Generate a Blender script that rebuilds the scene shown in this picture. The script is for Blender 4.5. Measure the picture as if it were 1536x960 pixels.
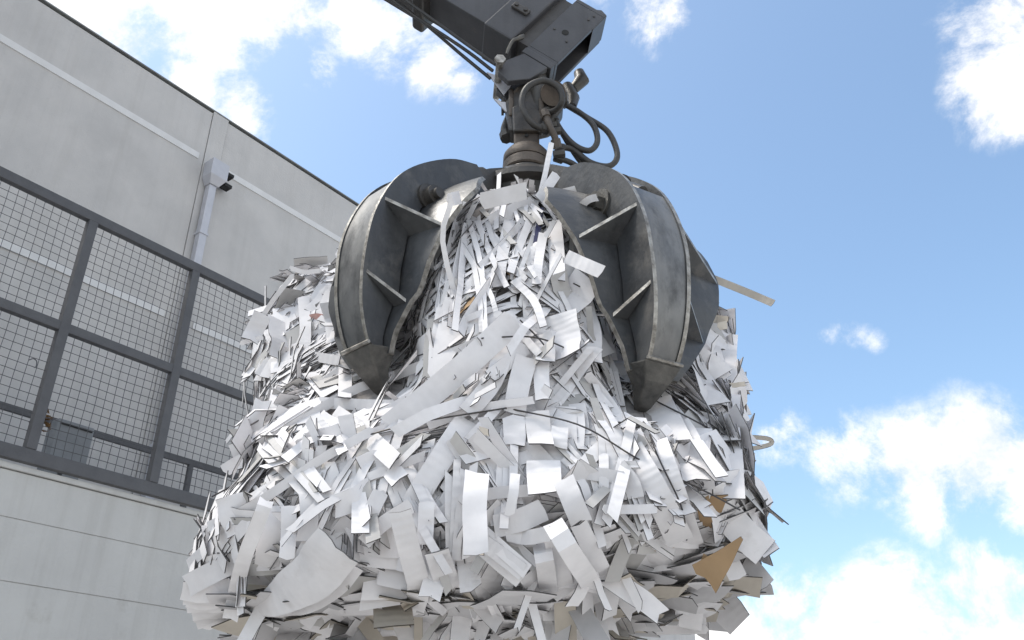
import bpy, math, random
import numpy as np
from mathutils import Vector, Matrix, noise
from mathutils.bvhtree import BVHTree

for o in list(bpy.data.objects):
    bpy.data.objects.remove(o)
SC = bpy.context.scene
COL = SC.collection
RAD = math.radians

# ------------------------------------------------------------------ camera
F_PX, PITCH, EYE = 1290.0, RAD(28.2), 1.6
cam_d = bpy.data.cameras.new('camera')
cam_d.sensor_width = 36.0
cam_d.lens = F_PX / 1536.0 * 36.0
cam_d.clip_end = 20000
cam = bpy.data.objects.new('camera', cam_d)
COL.objects.link(cam)
cam.location = (0, 0, EYE)
cam.rotation_euler = (RAD(90) + PITCH, 0, 0)
SC.camera = cam

def ray(x, y):
    u = (x - 768) / F_PX
    v = (480 - y) / F_PX
    return np.array([u, math.cos(PITCH) - v * math.sin(PITCH), math.sin(PITCH) + v * math.cos(PITCH)])

O = np.array([0, 0, EYE])

def on_plane(px, P0, n):
    d = ray(*px)
    return O + d * (np.dot(np.asarray(P0) - O, n) / np.dot(d, n))

# ------------------------------------------------------------------ light
SUN_DIR = Vector((-0.52, -0.07, 0.98)).normalized()      # towards the sun
sun_el = math.asin(SUN_DIR.z)
sun_az = math.atan2(SUN_DIR.x, SUN_DIR.y)
SC.view_settings.view_transform = 'Standard'
SC.view_settings.look = 'None'
SC.view_settings.gamma = 1.0
SC.view_settings.use_curve_mapping = False
SC.view_settings.exposure = 1.2
sun_d = bpy.data.lights.new('sun', 'SUN')
sun_d.energy = 1.5
sun_d.angle = RAD(14)
sun_d.color = (1.0, 0.95, 0.88)
sun = bpy.data.objects.new('sun', sun_d)
COL.objects.link(sun)
sun.location = (-20, 16, 40)
sun.rotation_euler = SUN_DIR.to_track_quat('Z', 'Y').to_euler()

W = bpy.data.worlds.new('World')
SC.world = W
W.use_nodes = True
NT = W.node_tree
NT.nodes.clear()

def nd(nt, typ, **kw):
    n = nt.nodes.new(typ)
    for k, v in kw.items():
        if k.startswith('i_'):
            n.inputs[k[2:].replace('_', ' ')].default_value = v
        else:
            setattr(n, k, v)
    return n

def math_n(nt, op, a, b=None, clamp=False):
    n = nt.nodes.new('ShaderNodeMath')
    n.operation = op
    n.use_clamp = clamp
    for i, v in enumerate((a, b)):
        if v is None:
            continue
        if isinstance(v, (int, float)):
            n.inputs[i].default_value = v
        else:
            nt.links.new(v, n.inputs[i])
    return n.outputs[0]

sky = nd(NT, 'ShaderNodeTexSky', sky_type='NISHITA', sun_disc=False)
sky.sun_elevation = sun_el
sky.sun_rotation = sun_az
sky.altitude = 100
sky.air_density = 1.0
sky.dust_density = 2.6
sky.ozone_density = 1.0
tc = nd(NT, 'ShaderNodeTexCoord')
gen = tc.outputs['Generated']
# clouds: broad masses (world directions) broken up by fractal noise
nz = nd(NT, 'ShaderNodeTexNoise', i_Scale=7.5, i_Detail=12.0, i_Roughness=0.68, i_Distortion=0.2)
NT.links.new(gen, nz.inputs['Vector'])
nz2 = nd(NT, 'ShaderNodeTexNoise', i_Scale=1.7, i_Detail=3.0, i_Roughness=0.5)
NT.links.new(gen, nz2.inputs['Vector'])
CL = [  # x, y (where it stands in the sky), angular radius in degrees, weight
    (200, 60, 2.6, .6), (310, 60, 3.2, .75), (350, 165, 2.8, .72), (280, 120, 2.4, .7), (150, -20, 4, .7), (400, 10, 3.4, .72), (540, 30, 3.2, .68), (655, 95, 2.6, .72), (690, 120, 1.8, .6),
    (480, 105, 1.7, .55), (600, 40, 4, .6), (330, -120, 9, .8), (40, -120, 9, .8),
    (985, 20, 3.0, .55), (985, 75, 1.6, .35), (900, -30, 3, .5),
    (1500, 30, 3.6, .7), (1515, 130, 3.6, .75), (1580, 60, 5, .7),
    (1246, 492, 1.3, .50), (1280, 502, 1.4, .52), (1310, 513, 1.1, .46),
    (1175, 655, 2.7, .52), (1270, 690, 3.4, .62), (1370, 700, 3.8, .68), (1480, 690, 4.2, .72), (1390, 765, 2.6, .55), (1560, 720, 4.5, .72),
    (1180, 900, 3, .72), (1340, 895, 3.3, .75), (1490, 890, 3.5, .78), (1100, 960, 4, .7), (1250, 970, 4.5, .75), (1400, 980, 5, .8), (1560, 980, 5, .8)]
acc = None
for (x, y, s, w) in CL:
    d = ray(x, y)
    d = d / np.linalg.norm(d)
    vm = nt_n = NT.nodes.new('ShaderNodeVectorMath')
    vm.operation = 'DOT_PRODUCT'
    NT.links.new(gen, vm.inputs[0])
    vm.inputs[1].default_value = d
    k = 1.0 / (1 - math.cos(RAD(s)))
    g = math_n(NT, 'MULTIPLY', math_n(NT, 'SUBTRACT', vm.outputs['Value'], 1.0), k)
    g = math_n(NT, 'MULTIPLY', math_n(NT, 'EXPONENT', g), w)
    acc = g if acc is None else math_n(NT, 'MAXIMUM', acc, g)
# the same broken cloud goes on over the rest of the sky, round and behind the viewer
vm = NT.nodes.new('ShaderNodeVectorMath')
vm.operation = 'DOT_PRODUCT'
NT.links.new(gen, vm.inputs[0])
dc = ray(768, 480)
vm.inputs[1].default_value = dc / np.linalg.norm(dc)
mr = nd(NT, 'ShaderNodeMapRange')
NT.links.new(vm.outputs['Value'], mr.inputs['Value'])
mr.inputs['From Min'].default_value = 0.80
mr.inputs['From Max'].default_value = 0.66
far = math_n(NT, 'MULTIPLY', mr.outputs['Result'], math_n(NT, 'MULTIPLY', nz2.outputs['Fac'], 1.0))
acc = math_n(NT, 'MAXIMUM', acc, far)
amp = math_n(NT, 'MULTIPLY', math_n(NT, 'MULTIPLY', acc, 2.2, True), 2.2)
dens = math_n(NT, 'ADD', acc, math_n(NT, 'MULTIPLY', math_n(NT, 'SUBTRACT', nz.outputs['Fac'], 0.5), amp))
cm = nd(NT, 'ShaderNodeMapRange', interpolation_type='SMOOTHSTEP')
NT.links.new(dens, cm.inputs['Value'])
cm.inputs['From Min'].default_value = 0.26
cm.inputs['From Max'].default_value = 0.74
cm.inputs['To Max'].default_value = 0.97
# the side of a billow away from the sun is shaded: compare with the cloud a little nearer the sun
vo = nd(NT, 'ShaderNodeVectorMath', operation='ADD')
NT.links.new(gen, vo.inputs[0])
vo.inputs[1].default_value = tuple(SUN_DIR * .05)
nz3 = nd(NT, 'ShaderNodeTexNoise', i_Scale=7.5, i_Detail=5.0, i_Roughness=0.6, i_Distortion=0.2)
NT.links.new(vo.outputs[0], nz3.inputs['Vector'])
lit = nd(NT, 'ShaderNodeMapRange')
NT.links.new(math_n(NT, 'SUBTRACT', nz.outputs['Fac'], nz3.outputs['Fac']), lit.inputs['Value'])
lit.inputs['From Min'].default_value = -.16
lit.inputs['From Max'].default_value = .06
cr = nd(NT, 'ShaderNodeMix', data_type='RGBA')
NT.links.new(lit.outputs['Result'], cr.inputs['Factor'])
cr.inputs['A'].default_value = (0.68, 0.71, 0.76, 1)
cr.inputs['B'].default_value = (0.90, 0.89, 0.88, 1)
bg1 = nd(NT, 'ShaderNodeBackground', i_Strength=0.118)
hue = nd(NT, 'ShaderNodeMix', data_type='RGBA', blend_type='MULTIPLY')
hue.inputs['Factor'].default_value = 1.0
hue.inputs['B'].default_value = (0.97, 1.05, 1.02, 1)
NT.links.new(sky.outputs['Color'], hue.inputs['A'])
NT.links.new(hue.outputs['Result'], bg1.inputs['Color'])
bg2 = nd(NT, 'ShaderNodeBackground', i_Strength=0.62)
NT.links.new(cr.outputs['Result'], bg2.inputs['Color'])
mx = nd(NT, 'ShaderNodeMixShader')
NT.links.new(cm.outputs['Result'], mx.inputs['Fac'])
NT.links.new(bg1.outputs[0], mx.inputs[1])
NT.links.new(bg2.outputs[0], mx.inputs[2])
wo = nd(NT, 'ShaderNodeOutputWorld')
NT.links.new(mx.outputs[0], wo.inputs['Surface'])

# ------------------------------------------------------------------ materials
def new_mat(name):
    m = bpy.data.materials.new(name)
    m.use_nodes = True
    return m, m.node_tree, m.node_tree.nodes['Principled BSDF']

def mat(name, c1, c2=None, scale=6.0, rough=0.6, metal=0.0, bump=0.0, bscale=None, rough2=None, stretch=(1, 1, 1), detail=6, lo=.35, hi=.65, c3=None, s3=1.5, lo3=.55, hi3=.75, streak=0.):
    m, nt, b = new_mat(name)
    c2 = c2 or tuple(x * .8 for x in c1)
    t = nd(nt, 'ShaderNodeTexCoord')
    mp = nd(nt, 'ShaderNodeMapping')
    mp.inputs['Scale'].default_value = stretch
    nt.links.new(t.outputs['Object'], mp.inputs['Vector'])
    n = nd(nt, 'ShaderNodeTexNoise', i_Scale=scale, i_Detail=float(detail), i_Roughness=.62)
    nt.links.new(mp.outputs[0], n.inputs['Vector'])
    r = nd(nt, 'ShaderNodeMapRange')
    nt.links.new(n.outputs['Fac'], r.inputs['Value'])
    r.inputs['From Min'].default_value = lo
    r.inputs['From Max'].default_value = hi
    mc = nd(nt, 'ShaderNodeMix', data_type='RGBA')
    nt.links.new(r.outputs['Result'], mc.inputs['Factor'])
    mc.inputs['A'].default_value = (*c1, 1)
    mc.inputs['B'].default_value = (*c2, 1)
    out = mc.outputs['Result']
    if c3:
        n3 = nd(nt, 'ShaderNodeTexNoise', i_Scale=s3, i_Detail=8.0, i_Roughness=.7)
        nt.links.new(mp.outputs[0], n3.inputs['Vector'])
        r3 = nd(nt, 'ShaderNodeMapRange')
        nt.links.new(n3.outputs['Fac'], r3.inputs['Value'])
        r3.inputs['From Min'].default_value = lo3
        r3.inputs['From Max'].default_value = hi3
        m3 = nd(nt, 'ShaderNodeMix', data_type='RGBA')
        nt.links.new(r3.outputs['Result'], m3.inputs['Factor'])
        nt.links.new(out, m3.inputs['A'])
        m3.inputs['B'].default_value = (*c3, 1)
        out = m3.outputs['Result']
    if streak:                                     # rain streaks run down the surface
        mp2 = nd(nt, 'ShaderNodeMapping')
        mp2.inputs['Scale'].default_value = (7, 7, .35)
        nt.links.new(t.outputs['Object'], mp2.inputs['Vector'])
        n5 = nd(nt, 'ShaderNodeTexNoise', i_Scale=1.0, i_Detail=7.0, i_Roughness=.65)
        nt.links.new(mp2.outputs[0], n5.inputs['Vector'])
        r5 = nd(nt, 'ShaderNodeMapRange')
        nt.links.new(n5.outputs['Fac'], r5.inputs['Value'])
        r5.inputs['From Min'].default_value = .48
        r5.inputs['From Max'].default_value = .78
        r5.inputs['To Max'].default_value = streak
        m5 = nd(nt, 'ShaderNodeMix', data_type='RGBA')
        nt.links.new(r5.outputs['Result'], m5.inputs['Factor'])
        nt.links.new(out, m5.inputs['A'])
        m5.inputs['B'].default_value = (c1[0] * .5, c1[1] * .48, c1[2] * .44, 1)
        out = m5.outputs['Result']
    nt.links.new(out, b.inputs['Base Color'])
    b.inputs['Metallic'].default_value = metal
    b.inputs['Roughness'].default_value = rough
    if rough2 is not None:
        rr = nd(nt, 'ShaderNodeMapRange')
        nt.links.new(n.outputs['Fac'], rr.inputs['Value'])
        rr.inputs['From Min'].default_value = .3
        rr.inputs['From Max'].default_value = .7
        rr.inputs['To Min'].default_value = rough
        rr.inputs['To Max'].default_value = rough2
        nt.links.new(rr.outputs['Result'], b.inputs['Roughness'])
    if bump:
        nb = nd(nt, 'ShaderNodeTexNoise', i_Scale=float(bscale or scale * 6), i_Detail=5.0)
        nt.links.new(mp.outputs[0], nb.inputs['Vector'])
        bn = nd(nt, 'ShaderNodeBump', i_Strength=bump, i_Distance=0.01)
        nt.links.new(nb.outputs['Fac'], bn.inputs['Height'])
        nt.links.new(bn.outputs[0], b.inputs['Normal'])
    return m

M = {}
M['render'] = mat('wall_render', (.57, .55, .53), (.51, .495, .48), 2.2, .9, bump=.35, bscale=55, c3=(.47, .455, .44), s3=.8, streak=.2)
M['band'] = mat('painted_band', (.72, .71, .70), (.66, .65, .64), 5, .85)
M['coping'] = mat('roof_coping', (.22, .23, .22), (.17, .17, .17), 5, .6)
M['concrete'] = mat('painted_concrete', (.58, .57, .545), (.52, .51, .49), 1.6, .85, bump=.3, bscale=40, c3=(.36, .34, .30), s3=1.1, lo3=.6, hi3=.8, streak=.3)
M['galv'] = mat('galvanised_pipe', (.55, .55, .58), (.48, .48, .51), 5, .45, .25)
M['darkhole'] = mat('dark_spout_hole_shade', (.02, .02, .02), (.03, .03, .03), 5, .9)  # spouts' own dark; also painted shade in the sleeve and pin hole
M['fence'] = mat('fence_paint', (.105, .105, .11), (.085, .085, .09), 9, .5, .1, bump=.15, c3=(.16, .13, .11), s3=4, lo3=.62, hi3=.8)
M['wire'] = mat('fence_wire', (.10, .10, .11), (.07, .07, .075), 20, .5, .3)
M['box'] = mat('grey_enclosure', (.24, .25, .26), (.20, .21, .22), 8, .5)
M['leafdry'] = mat('dry_leaves', (.22, .12, .04), (.10, .06, .03), 25, .9)
M['ground'] = mat('yard_concrete', (.46, .45, .43), (.38, .37, .355), .8, .9, bump=.3, bscale=20, c3=(.30, .29, .28), s3=.3)
M['steel'] = mat('worn_grapple_steel', (.058, .060, .064), (.10, .102, .104), 5, .34, .5, bump=.22, bscale=30, rough2=.55, detail=9, c3=(.19, .18, .165), s3=4.5, lo3=.52, hi3=.80, streak=.5)
M['steel_worn'] = mat('bare_worn_edge', (.46, .44, .40), (.18, .165, .145), 22, .42, .7, bump=.3, bscale=60)
M['steel_band'] = mat('worn_back_plate', (.145, .148, .15), (.26, .255, .245), 4, .26, .75, bump=.15, bscale=35, rough2=.5, stretch=(1, 1, .5), detail=10, c3=(.08, .08, .08), s3=5, lo3=.5, hi3=.7, streak=.5)
M['tip'] = mat('worn_tip_steel', (.15, .143, .13), (.08, .077, .072), 12, .5, .6, bump=.4, bscale=50)
M['dark'] = mat('dark_greasy_steel', (.045, .043, .042), (.075, .068, .06), 9, .42, .3, bump=.3, bscale=40, c3=(.11, .08, .055), s3=6, lo3=.6, hi3=.8)
M['boom'] = mat('boom_grey_paint', (.055, .055, .060), (.075, .075, .08), 3.5, .45, .05, bump=.1, bscale=60, detail=9, c3=(.14, .12, .10), s3=4.5, lo3=.62, hi3=.85, streak=.5)
M['boomdk'] = mat('boom_inner_section', (.085, .08, .078), (.055, .052, .05), 6, .5, .1, bump=.1, c3=(.16, .12, .09), s3=5, lo3=.6, hi3=.85)
M['rust'] = mat('brownish_steel', (.13, .105, .085), (.075, .062, .052), 9, .55, .3, bump=.3, c3=(.06, .05, .045), s3=6)
M['rubber'] = mat('hose_rubber', (.028, .028, .028), (.05, .045, .04), 18, .5, 0, bump=.15, bscale=120)
M['wirebale'] = mat('binding_wire', (.05, .05, .06), (.08, .07, .06), 30, .5, .4)
M['red'] = mat('red_plastic', (.50, .07, .03), (.40, .05, .03), 8, .6)
M['fadedred'] = mat('faded_red_print', (.55, .26, .22), (.6, .42, .38), 9, .8)
M['blue'] = mat('blue_strap', (.02, .025, .10), (.03, .03, .07), 8, .6)

def paper_mat(name, gain, edge=False):
    m, nt, b = new_mat(name)
    at = nd(nt, 'ShaderNodeAttribute', attribute_name='tint')
    t = nd(nt, 'ShaderNodeTexCoord')
    n = nd(nt, 'ShaderNodeTexNoise', i_Scale=9.0, i_Detail=7.0, i_Roughness=.6)
    nt.links.new(t.outputs['Object'], n.inputs['Vector'])
    r = nd(nt, 'ShaderNodeMapRange')
    nt.links.new(n.outputs['Fac'], r.inputs['Value'])
    r.inputs['From Min'].default_value = .25
    r.inputs['From Max'].default_value = .7
    r.inputs['To Min'].default_value = .84 * gain
    r.inputs['To Max'].default_value = 1.0 * gain
    vm = nd(nt, 'ShaderNodeVectorMath', operation='SCALE')
    nt.links.new(at.outputs['Color'], vm.inputs[0])
    nt.links.new(r.outputs['Result'], vm.inputs['Scale'])
    col = vm.outputs[0]
    if not edge:
        # scuffs and dirt smears
        n3 = nd(nt, 'ShaderNodeTexNoise', i_Scale=3.3, i_Detail=9.0, i_Roughness=.72)
        nt.links.new(t.outputs['Object'], n3.inputs['Vector'])
        r3 = nd(nt, 'ShaderNodeMapRange')
        nt.links.new(n3.outputs['Fac'], r3.inputs['Value'])
        r3.inputs['From Min'].default_value = .60
        r3.inputs['From Max'].default_value = .85
        r3.inputs['To Max'].default_value = .55
        m3 = nd(nt, 'ShaderNodeMix', data_type='RGBA')
        nt.links.new(r3.outputs['Result'], m3.inputs['Factor'])
        nt.links.new(col, m3.inputs['A'])
        m3.inputs['B'].default_value = (.34, .28, .23, 1)
        col = m3.outputs['Result']
        # flutes of the corrugated board, running across the strip
        uv = nd(nt, 'ShaderNodeUVMap', uv_map='uv')
        wv = nd(nt, 'ShaderNodeTexWave', wave_type='BANDS', bands_direction='Y', i_Scale=9.0, i_Distortion=1.2, i_Detail=2.0)
        nt.links.new(uv.outputs[0], wv.inputs['Vector'])
        n4 = nd(nt, 'ShaderNodeTexNoise', i_Scale=2.2, i_Detail=2.0)
        nt.links.new(t.outputs['Object'], n4.inputs['Vector'])
        r4 = nd(nt, 'ShaderNodeMapRange')
        nt.links.new(n4.outputs['Fac'], r4.inputs['Value'])
        r4.inputs['From Min'].default_value = .45
        r4.inputs['From Max'].default_value = .62
        h = math_n(nt, 'MULTIPLY', wv.outputs['Fac'], r4.outputs['Result'])
        n5 = nd(nt, 'ShaderNodeTexNoise', i_Scale=14.0, i_Detail=3.0)
        nt.links.new(t.outputs['Object'], n5.inputs['Vector'])
        h = math_n(nt, 'ADD', h, math_n(nt, 'MULTIPLY', n5.outputs['Fac'], .9))
        bn = nd(nt, 'ShaderNodeBump', i_Strength=.22, i_Distance=0.005)
        nt.links.new(h, bn.inputs['Height'])
        nt.links.new(bn.outputs[0], b.inputs['Normal'])
    nt.links.new(col, b.inputs['Base Color'])
    b.inputs['Roughness'].default_value = .85
    b.inputs['Specular IOR Level'].default_value = .18
    return m

M['paper'] = paper_mat('white_cardboard', 1.0)
M['paperedge'] = paper_mat('cut_cardboard_edge', .15, True)  # dark cut board, darkened further to paint the shade in the gaps
M['core'] = mat('core_paper_shade', (.34, .32, .31), (.2, .185, .18), 14, .9, bump=.6, bscale=40)  # greyer than the paper: shade between the pieces is put into the colour

# ------------------------------------------------------------------ mesh helpers
def V(a):
    return np.asarray(a, float)

def unit(a):
    a = V(a)
    return a / (np.linalg.norm(a) + 1e-12)

class MB:
    def __init__(s):
        s.v, s.f, s.m, s.n = [], [], [], 0
        s.uv, s.tint = {}, []

    def add(s, verts, faces, mi=0):
        o = len(s.v)
        s.v.extend([tuple(map(float, q)) for q in verts])
        for i, f in enumerate(faces):
            s.f.append(tuple(o + j for j in f))
            s.m.append(mi if isinstance(mi, int) else mi[i])

    def box(s, c, ax, ay, az, mi=0):
        """box from centre and three half-vectors"""
        c, ax, ay, az = map(V, (c, ax, ay, az))
        vs = [c + i * ax + j * ay + k * az for k in (-1, 1) for j in (-1, 1) for i in (-1, 1)]
        s.add(vs, [(0, 2, 3, 1), (4, 5, 7, 6), (0, 1, 5, 4), (2, 6, 7, 3), (0, 4, 6, 2), (1, 3, 7, 5)], mi)

    def prism(s, poly, off, mi=0, mside=None):
        """extrude a planar polygon by vector off"""
        n = len(poly)
        poly = [V(q) for q in poly]
        off = V(off)
        vs = poly + [q + off for q in poly]
        fs = [tuple(range(n))[::-1], tuple(range(n, 2 * n))]
        fs += [(i, (i + 1) % n, n + (i + 1) % n, n + i) for i in range(n)]
        s.add(vs, fs, [mi, mi] + [mi if mside is None else mside] * n)

    def tube(s, pts, r, n=10, mi=0, cap=True):
        pts = [V(q) for q in pts]
        k = len(pts)
        rs = r if hasattr(r, '__len__') else [r] * k
        vs = []
        up = None
        for i in range(k):
            t = unit(pts[min(i + 1, k - 1)] - pts[max(i - 1, 0)])
            if up is None:
                up = np.cross(t, (0, 0, 1) if abs(t[2]) < .9 else (1, 0, 0))
            up = unit(up - t * np.dot(up, t))
            b = np.cross(t, up)
            for j in range(n):
                a = 2 * math.pi * j / n
                vs.append(pts[i] + rs[i] * (math.cos(a) * up + math.sin(a) * b))
        fs = []
        for i in range(k - 1):
            for j in range(n):
                fs.append((i * n + j, i * n + (j + 1) % n, (i + 1) * n + (j + 1) % n, (i + 1) * n + j))
        if cap:
            fs.append(tuple(range(n))[::-1])
            fs.append(tuple((k - 1) * n + j for j in range(n)))
        s.add(vs, fs, mi)

    def build(s, name, mats, parent=None, smooth=False, bevel=0.0):
        me = bpy.data.meshes.new(name)
        me.from_pydata(s.v, [], s.f)
        mats = mats if isinstance(mats, (list, tuple)) else [mats]
        for m_ in mats:
            me.materials.append(M[m_])
        me.polygons.foreach_set('material_index', s.m)
        if smooth:
            me.polygons.foreach_set('use_smooth', [True] * len(s.f))
        me.update()
        o = bpy.data.objects.new(name, me)
        COL.objects.link(o)
        if bevel:
            bv = o.modifiers.new('bevel', 'BEVEL')
            bv.width = bevel
            bv.segments = 2
            bv.limit_method = 'ANGLE'
        if smooth:
            es = o.modifiers.new('split', 'EDGE_SPLIT')
            es.split_angle = RAD(38)
        if parent:
            o.parent = parent
        return o

def empty(name, loc=(0, 0, 0)):
    o = bpy.data.objects.new(name, None)
    COL.objects.link(o)
    o.empty_display_size = .2
    return o

def tag(o, label, cat, group=None):
    o['label'] = label
    o['category'] = cat
    if group:
        o['group'] = group
    return o

def spline(pts, n):
    """Catmull-Rom through pts, n samples"""
    P = [V(q) for q in pts]
    if len(P) == 2:
        return [P[0] + (P[1] - P[0]) * i / (n - 1) for i in range(n)]
    P = [2 * P[0] - P[1]] + P + [2 * P[-1] - P[-2]]
    k = len(P) - 3
    out = []
    for i in range(n):
        u = i / (n - 1) * k
        j = min(int(u), k - 1)
        t = u - j
        a, b, c, d = P[j:j + 4]
        out.append(.5 * ((2 * b) + (-a + c) * t + (2 * a - 5 * b + 4 * c - d) * t * t + (-a + 3 * b - 3 * c + d) * t ** 3))
    return out

# ------------------------------------------------------------------ ground
g = MB()
g.add([(-3000, -3000, 0), (3000, -3000, 0), (3000, 3000, 0), (-3000, 3000, 0)], [(0, 1, 2, 3)])
go = g.build('ground', 'ground')
go['kind'] = 'structure'

# ------------------------------------------------------------------ building, retaining wall, fence
A = RAD(37)
WD = V((math.sin(A), math.cos(A), 0))            # along the walls, away from the viewer
WN = V((-math.cos(A), math.sin(A), 0))           # into the building
UP = V((0, 0, 1))
DF, DB = 6.2, 8.0

def wp(s, d, z):
    return WD * s + WN * d + UP * z

def wbox(mb, s0, s1, d0, d1, z0, z1, mi=0):
    mb.box(wp((s0 + s1) / 2, (d0 + d1) / 2, (z0 + z1) / 2), WD * (s1 - s0) / 2, WN * (d1 - d0) / 2, UP * (z1 - z0) / 2, mi)

bld = empty('industrial_building')
tag(bld, 'tall grey rendered building with pale bands and dark roof edge behind the fence', 'building')
seams = [(-6.0, 4.368, 0.0, 9.00), (4.376, 4.594, 0.012, 9.03), (4.602, 10.6, 0.0, 9.00), (10.608, 16.7, 0.0, 9.00)]
for (s0, s1, pr, zt) in seams:
    m = MB()
    wbox(m, s0, s1, DB - pr, DB + .25, 0, zt)
    m.build('wall_panel', 'render', bld)
m = MB()
wbox(m, -6, 16.7, DB + .26, DB + 9, 0, 8.9)
m.build('building_body', 'render', bld)
m = MB()
wbox(m, -6.02, 16.72, DB - .016, DB + .35, 9.034, 9.05)
m.build('roof_coping', 'coping', bld)
for z in (8.235, 6.06):
    for (s0, s1) in ((-6, 4.30), (4.66, 16.69)):
        m = MB()
        wbox(m, s0, s1, DB - .012, DB + .02, z, z + .085)
        m.build('pale_band', 'band', bld)

# rainwater downpipe with hopper head
dp = empty('downpipe')
tag(dp, 'square galvanised downpipe with hopper head and dark overflow spouts on building', 'downpipe')
m = MB()
wbox(m, 4.45, 4.545, DB - .125, DB - .03, 3.5, 7.90)
m.build('pipe', 'galv', dp, bevel=.008)
for z in (4.6, 7.2):
    m = MB()
    wbox(m, 4.44, 4.555, DB - .135, DB - .005, z, z + .03)
    m.build('pipe_bracket', 'galv', dp)
m = MB()
hp = [wp(s, d, z) for (s, d, z) in [
    (4.44, DB - .14, 7.90), (4.56, DB - .14, 7.90), (4.56, DB - .02, 7.90), (4.44, DB - .02, 7.90),
    (4.39, DB - .20, 8.00), (4.62, DB - .20, 8.00), (4.62, DB - .02, 8.00), (4.39, DB - .02, 8.00),
    (4.39, DB - .20, 8.23), (4.62, DB - .20, 8.23), (4.62, DB - .02, 8.23), (4.39, DB - .02, 8.23)]]
m.add(hp, [(3, 2, 1, 0), (8, 9, 10, 11)] + [(i, (i + 1) % 4, 4 + (i + 1) % 4, 4 + i) for i in range(4)] + [(4 + i, 4 + (i + 1) % 4, 8 + (i + 1) % 4, 8 + i) for i in range(4)])
m.build('hopper_head', 'galv', dp, bevel=.006)
for z in (7.97, 8.13):
    m = MB()
    m.prism([wp(4.624, DB - .16, z), wp(4.624, DB - .05, z), wp(4.624, DB - .05, z + .07), wp(4.624, DB - .16, z + .04)], WD * .10)
    m.build('overflow_spout', 'darkhole', dp)

# retaining wall
rw = empty('retaining_wall')
tag(rw, 'off white painted concrete wall with horizontal joints below the mesh fence', 'wall')
cz = [0, .9, 1.55, 2.17, 2.775, 3.185, 3.50]
for i in range(len(cz) - 1):
    m = MB()
    wbox(m, -6, 11.0, DF + .03, DF + .33, cz[i] + (.003 if i else 0), cz[i + 1] - .003)
    m.build('wall_course', 'concrete', rw)
m = MB()
wbox(m, -6, 11.0, DF + .038, DF + .32, .02, 3.50)
m.build('wall_backing', 'concrete', rw)
m = MB()
wbox(m, -6, 11.02, DF + .012, DF + .36, 3.505, 3.545)
m.build('coping_slab', 'concrete', rw, bevel=.006)
m = MB()
wbox(m, -6, 11.0, DF + .37, DB - .05, 3.2, 3.5)
m.build('terrace_slab', 'concrete', rw)

# mesh fence
fe = empty('mesh_fence')
tag(fe, 'dark grey steel frame fence with square wire mesh on top of the concrete wall', 'fence')
ZR = (3.565, 4.60, 5.60)
posts = [2.57 + .965 * k for k in range(-8, 9)]
for z, h in zip(ZR, (.10, .075, .085)):
    m = MB()
    wbox(m, -5.2, 10.4, DF - .02, DF + .04, z, z + h)
    m.build('rail', 'fence', fe, bevel=.005)
for s in posts:
    m = MB()
    wbox(m, s - .038, s + .038, DF - .024, DF + .044, ZR[0] + .10, ZR[2])
    m.build('post', 'fence', fe, bevel=.005)
rnd = random.Random(4)
CELL = .069
for i in range(len(posts) - 1):
    s0, s1 = posts[i] + .038, posts[i + 1] - .038
    for (z0, z1) in ((ZR[0] + .10, ZR[1]), (ZR[1] + .075, ZR[2])):
        m = MB()
        ph = rnd.uniform(0, 6)
        def wob(s, z):
            return .005 * math.sin(3.1 * s + ph) + .006 * math.sin(4.3 * z + 1.7 * s + ph)
        ns = int((s1 - s0) / CELL)
        for k in range(1, ns + 1):
            s = s0 + k * (s1 - s0) / (ns + 1)
            m.tube([wp(s + .003 * math.sin(9 * z + s * 5), DF + .01 + wob(s, z), z) for z in np.linspace(z0, z1, 7)], .0027, 4)
        nzv = int((z1 - z0) / CELL)
        for k in range(1, nzv + 1):
            z = z0 + k * (z1 - z0) / (nzv + 1)
            m.tube([wp(s, DF + .016 + wob(s, z), z + .003 * math.sin(8 * s + z * 4)) for s in np.linspace(s0, s1, 7)], .0027, 4)
        o = m.build('wire_mesh', 'wire', fe)
        o['kind'] = 'stuff'
# loose bent wire caught in the mesh
m = MB()
P0 = wp(0, DF - .01, 0)
m.tube(spline([on_plane(q, P0, WN) for q in [(44, 540), (50, 538), (55, 542), (54, 550), (51, 551)]], 14), .004, 5)
tag(m.build('bent_wire', 'wire'), 'short bent piece of wire hooked on the fence mesh', 'wire')

# inner handrail on the terrace
ir = empty('terrace_handrail')
tag(ir, 'thin grey handrail on the terrace behind the wire mesh', 'handrail')
m = MB()
DI = 7.3
wbox(m, -4, 9.5, DI, DI + .04, 4.30, 4.355)
m.build('top_rail', 'fence', ir)
for s in (-2.2, -.6, 1.0, 2.55, 4.53, 6.2, 7.8):
    m = MB()
    wbox(m, s - .025, s + .025, DI + .002, DI + .038, 3.50, 4.30)
    m.build('post', 'fence', ir)
# grey enclosure
bx = empty('grey_enclosure')
tag(bx, 'small grey metal enclosure with two feet hung on the terrace handrail', 'box')
c0 = on_plane((80, 637), wp(0, 7.15, 0), WN)
c1 = on_plane((141, 655), wp(0, 7.15, 0), WN)
sa, sb = float(c0 @ WD), float(c1 @ WD)
m = MB()
wbox(m, sa + .02, sb - .02, 7.12, 7.295, 3.93, 4.30)
m.build('cabinet', 'box', bx, bevel=.012)
for (a_, b_) in ((sa + .02, sa + .13), (sb - .19, sb - .05)):
    m = MB()
    wbox(m, a_, b_, 7.14, 7.28, 3.502, 3.93)
    m.build('foot', 'box', bx)
m = MB()
wbox(m, sa + .04, sb - .04, 7.112, 7.119, 4.25, 4.262)
m.build('lid_seam', 'darkhole', bx)
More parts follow.
